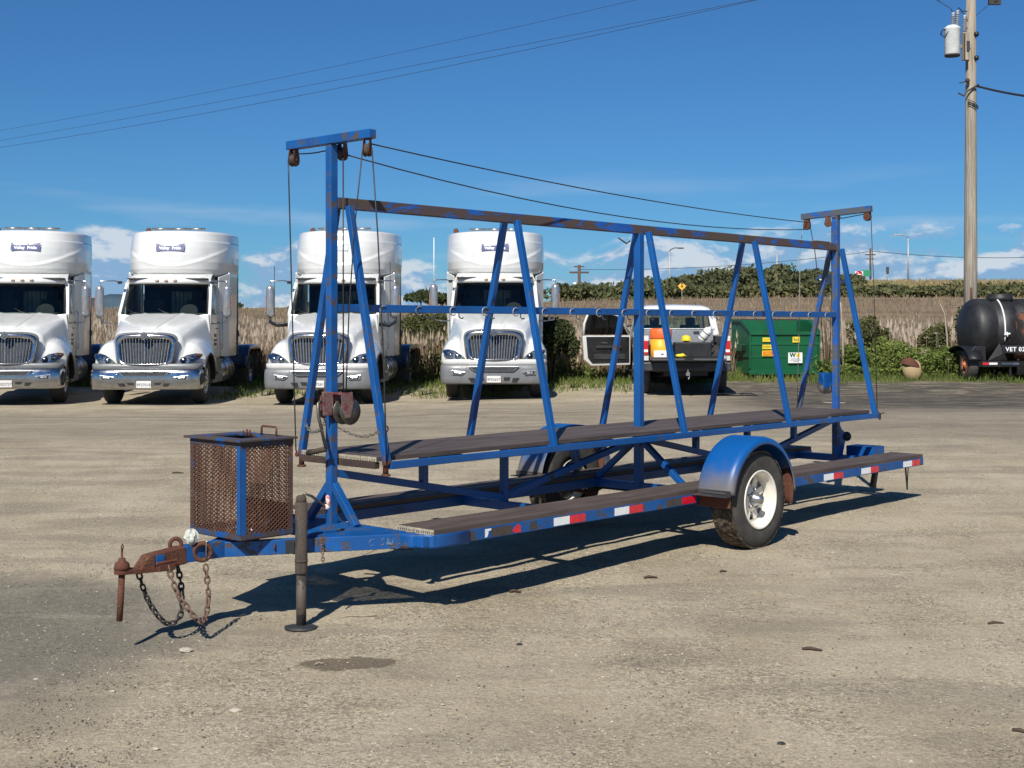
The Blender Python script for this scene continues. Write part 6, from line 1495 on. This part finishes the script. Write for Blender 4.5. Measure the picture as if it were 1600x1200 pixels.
# white hose scrap
mb = MB(); mb.tube([(0, 0, .01), (.06, -.15, .012), (.22, -.26, .012), (.42, -.30, .012)], .010, 6); o = mb.build('hose_scrap', 'plume'); o.location = (6.45, 27.6, G(6.45, 27.6)); tag(o, 'pale scrap of hose on the dark gravel beneath the rear winch', 'hose')

# ================================================================== UTILITY POLE
UX, UY = (1517-800)/2070*41, 41.0; t = empty('utility_pole', (UX, UY, G(UX, UY))); tag(t, 'tall weathered wooden utility pole with a white transformer', 'utility pole')
mb = MB(); mb.tube([(0, 0, -.3), (-.01, 0, 3), (.0, 0, 7), (.0, 0, 13.2)], [.215, .20, .172, .135], 20); mb.build('pole', 'wood', t)
def zpx(py, y=41): return 1.58+(511-py)*y/2070-G(UX, UY)
k_ = 41/2070
def xp(px): return (px-800)*k_-UX
mb = MB(); r_ = 11.8*k_; zt_, zb2 = zpx(50), zpx(89); mb.lathe([(0, -.03), (r_*.92, -.02), (r_, .02), (r_, zt_-zb2-.02), (r_*1.05, zt_-zb2), (r_*1.03, zt_-zb2+.05), (r_*.6, zt_-zb2+.12), (0, zt_-zb2+.13)], (xp(1482), -.35, zb2), (0, 0, 1), 24); tf = mb.build('transformer', 'trans_grey', t)
mb = MB(); mb.lathe([(r_*.97, -.055), (r_, .0), (0, .001)], (xp(1482), -.35, zb2-.0), (0, 0, 1), 24); mb.build('bottom_rim', 'steel_dark', tf)
def insul(x, y, z, h, par):
    pr = []
    for k in range(7): pr += [(.035, h*k/7), (.075, h*(k+.3)/7), (.075, h*(k+.45)/7), (.035, h*(k+.7)/7)]
    mb = MB(); mb.lathe([(0, 0)]+pr+[(.05, h), (.05, h+.08), (0, h+.09)], (x, y, z), (0.05, 0, 1), 12); mb.build('insulator', 'porcelain', par)
insul(xp(1482.5), -.35, zpx(46), .36, tf); insul(xp(1490), -.30, zpx(46), .44, tf); insul(xp(1501.5), -.28, zpx(52), .42, t)
mb = MB(); mb.box((xp(1498.5), -.36, zpx(97)), (xp(1508), -.20, zpx(54))); mb.build('cutout_box', 'wood', t, .01)
mb = MB(); mb.box((xp(1499), -.37, zpx(97)), (xp(1502), -.362, zpx(56))); mb.box((xp(1504), -.38, zpx(84)), (xp(1509), -.36, zpx(68))); mb.build('cutout_strap', 'steel_dark', t)
mb = MB(); mb.bar((xp(1490), -.3, zpx(75)), (0, -.1, zpx(75)), .06, .1); mb.build('transformer_bracket', 'galv', t)
mb = MB(); mb.tube([(xp(1471), -.4, zpx(50)), (xp(1465), -.42, zpx(52)), (xp(1463), -.42, zpx(58)), (xp(1468), -.42, zpx(63)), (xp(1474), -.5, zpx(55)), (xp(1486), -.55, zpx(53))], .022, 6)
mb.tube([(xp(1483), -.35, zpx(24)), (xp(1480), -.3, zpx(16)), (xp(1470), -.1, zpx(6)), (xp(1458), 0, zpx(-4))], .015, 6); mb.tube([(xp(1490), -.3, zpx(20)), (xp(1494), -.25, zpx(15)), (xp(1500), -.2, zpx(20)), (xp(1508), -.2, zpx(20))], .015, 6); mb.tube([(xp(1492), -.3, zpx(20)), (xp(1500), -.3, zpx(24)), (xp(1508), -.25, zpx(36))], .012, 6); mb.build('jumper_wire', 'black', t)
for py in (55, 92): mb = MB(); mb.sphere((xp(1523), -.14, zpx(py)), .085, 10, 6); mb.build('bolt_cap', 'black', t)
mb = MB(); mb.tube([(xp(1508), -.2, zpx(128)), (xp(1500), -.25, zpx(131)), (xp(1495), -.25, zpx(132))], .02, 6); mb.sphere((xp(1508), -.22, zpx(128)), .075, 8, 6); mb.tube([(xp(1494), -.2, zpx(147)), (xp(1502), -.25, zpx(152)), (xp(1506), -.25, zpx(145)), (xp(1526), -.2, zpx(134))], .028, 6)
for q in range(3): mb.tube([(xp(1509), -.19, zpx(157+3*q)), (xp(1517), -.24, zpx(161+3*q)), (xp(1525), -.19, zpx(168+2*q))], .014, 6)
mb.build('cable_clamp', 'steel_dark', t)
mb = MB(); mb.box((-1.2, -.07, 12.55), (1.4, .07, 12.68)); mb.build('crossarm', 'wood', t, .01)
for x in (-1.05, .9): insul(x, 0, 12.68, .25, t)
def wire(name, a, b, sag, r, lb, mat='cable', n=40):
    mb = MB(); a, b = Vector(a), Vector(b); mb.tube([a.lerp(b, i/n)-Vector((0, 0, sag*4*(i/n)*(1-i/n))) for i in range(n+1)], r, 5); o = mb.build(name, mat); tag(o, lb, 'wire', 'wires hung between utility poles'); return o
def at(px, py, y): return ((px-800)/2070*y, y, 1.58+(511-py)*y/2070)
wire('overhead_wire', at(1532, -80, 41), at(-140, 250, 78), .55, .009, 'lower overhead wire crossing the blue sky from upper right to left')
wire('overhead_wire', at(1528, -70, 41), at(-140, 243, 80), .20, .008, 'overhead wire running just above the lower one and merging with it at the left')
wire('overhead_wire', at(1500, -120, 41), at(-140, 226, 80), .5, .007, 'uppermost overhead wire crossing the blue sky towards the left border')
wire('service_cable', at(1525, 134, 41), at(1720, 158, 34), .12, .035, 'thick black service cable leaving the utility pole to the right border')
wire('overhead_wire', at(1524, 25, 41), at(1580, -30, 38), .05, .008, 'thin wire rising from the pole top at the right border')
mb = MB(); mb.sphere(at(1554, 1, 38.5), .10, 8, 6); mb.box(np.array(at(1548, 4, 38.5))-.06, np.array(at(1560, 0, 38.5))+.06); o = mb.build('wire_insulator', 'steel_dark'); tag(o, 'small dark insulator on a wire at the top right border', 'insulator')

# ================================================================== FAR THINGS
def far(px, y): x = (px-800)/2070*y; return x, y, G(x, y)
# distant power pole
x, y, z = far(905, 150); t = empty('power_pole', (x, y, z)); tag(t, 'distant power pole with crossarms left of the blue middle post', 'power pole')
top = at(905, 414, 150)[2]-z
mb = MB(); mb.tube([(0, 0, -1), (0, 0, top)], .17, 8); mb.build('pole', 'twig', t)
mb = MB(); mb.box((-1.1, -.08, top-.95), (1.1, .08, top-.75)); mb.box((-.6, -.08, top-.25), (.6, .08, top-.12)); mb.build('crossarm', 'twig', t)
mb = MB(); mb.lathe([(0, 0), (.22, 0), (.22, .6), (0, .65)], (-.5, -.2, top-2.6), (0, 0, 1), 10); mb.build('transformer', 'trans_grey', t)
# street lights
for (px, pt, pb, y, lb, dr) in ((1046, 389, 440, 150, 'street light with a dark head between the middle rack legs', 1), (1419, 368, 434, 140, 'tall grey street light right of the rack against the clouds', -1), (1214, 392, 440, 155, 'thin pale mast behind the rack right of the rear A-frame leg', 0)):
    x, y, z = far(px, y); t = empty('street_light', (x, y, z)); tag(t, lb, 'street light', 'street lights along the far road'); h = at(px, pt, y)[2]-z
    mb = MB(); mb.tube([(0, 0, 0), (0, 0, h-.3)], .085, 8); mb.build('pole', 'galv', t)
    if dr:
        mb = MB(); mb.tube([(0, 0, h-.3), (dr*.15, 0, h-.05), (dr*.6, 0, h+.12), (dr*1.2, 0, h+.1)], .06, 6); mb.box((dr*1.0, -.12, h+.02), (dr*1.6, .12, h+.16)); mb.build('lamp_arm', 'steel_dark' if dr > 0 else 'galv', t)
# warning sign
x, y, z = far(1065.5, 113); t = empty('road_sign', (x, y, z)); tag(t, 'orange diamond warning sign on a post in front of the far bushes', 'road sign')
zc = at(1065, 447, 113)[2]-z; s_ = .36
mb = MB(); mb.tube([(0, 0, 0), (0, 0, zc+.2)], .035, 6); mb.build('post', 'galv', t)
mb = MB(); mb.prism([(0, -.05, zc-s_), (s_, -.05, zc), (0, -.05, zc+s_), (-s_, -.05, zc)], (0, .02, 0)); mb.build('sign_plate', 'sign_yellow', t)
mb = MB(); mb.prism([(-.07, -.062, zc-.12), (.07, -.062, zc-.12), (.09, -.062, zc+.02), (.0, -.062, zc+.12), (-.09, -.062, zc+.02)], (0, .01, 0)); mb.lathe([(0, 0), (.10, 0), (.10, .02), (0, .02)], (0, -.062, zc+.25), (0, 1, 0), 10); mb.build('sign_symbol', 'decal_dark', t)
def sign(px, pt, pb, y, w, h, mat, lb, name='road_sign'):
    x, y, z = far(px, y); t = empty(name, (x, y, z)); tag(t, lb, 'road sign'); zt_ = at(px, pt, y)[2]-z
    mb = MB(); mb.tube([(0, 0, 0), (0, 0, zt_)], .05, 6); mb.build('post', 'galv', t); mb = MB(); mb.box((-w/2, -.08, zt_-h), (w/2, -.055, zt_)); mb.build('sign_plate', mat, t)
    return t, zt_
t, zz = sign(1342, 424, 438, 140, .85, .62, 'decal_white', 'small round-shouldered no entry sign right of the rear post')
mb = MB(); mb.lathe([(0, 0), (.36, 0), (.36, .01), (0, .01)], (0, -.095, zz-.31), (0, 1, 0), 16); mb.build('sign_disc', 'red_lens', t); mb = MB(); mb.box((-.24, -.10, zz-.37), (.24, -.096, zz-.27)); mb.build('sign_bar', 'decal_white', t)
sign(1353, 422, 438, 141, .9, .65, 'sign_green', 'green road sign between the no entry sign and the far pole')
sign(1386.5, 417, 436, 141, .32, .75, 'decal_dark', 'narrow dark sign seen edge-on right of the far pole')
sign(1126, 431, 440, 140, 1.1, .35, 'steel_dark', 'dark board sign above the bushes in the middle distance')
sign(1193, 431, 440, 138, 1.0, .30, 'yellow', 'pale yellow sign peeking over the bushes behind the rack')
x, y, z = far(1360, 143); t = empty('power_pole', (x, y, z)); tag(t, 'distant power pole with double crossarms behind the rear rope', 'power pole'); h = at(1360, 388, 143)[2]-z
mb = MB(); mb.tube([(0, 0, 0), (0, 0, h)], .11, 8); mb.build('pole', 'twig', t)
mb = MB(); mb.box((-.55, -.06, h-.75), (.55, .06, h-.62)); mb.box((-.45, -.06, h-1.2), (.45, .06, h-1.1)); mb.build('crossarm', 'twig', t)
# car on the far road
x, y, z = far(1297, 118); t = empty('car', (x, y, z+1.5)); t.location.z = at(1297, 438, 118)[2]-.6; tag(t, 'small dark car passing on the far bank behind the rear post', 'car')
mb = MB(); mb.prism([(-1.0, 0, .25), (1.3, 0, .25), (1.35, 0, .6), (.95, 0, .72), (.6, 0, 1.12), (-.6, 0, 1.15), (-1.0, 0, .75)], (0, 1.5, 0)); mb.build('body', 'navygloss', t, .05)
mb = MB(); mb.box((-.95, -.02, .62), (-.6, -.005, .72)); mb.build('headlight', 'sticker_white', t)
for xx_ in (-.6, .85): mb = MB(); mb.lathe([(0, 0), (.28, 0), (.28, .2), (0, .2)], (xx_, -.02, .28), (0, 1, 0), 14); mb.build('wheel', 'rubber', t)
wire('overhead_wire', at(905, 421, 150), at(1360, 393, 143), .6, .03, 'faint far wire strung between the two distant power poles')
wire('overhead_wire', at(1360, 392, 143), at(1700, 398, 130), .5, .03, 'faint far wire running right from the double crossarm pole')
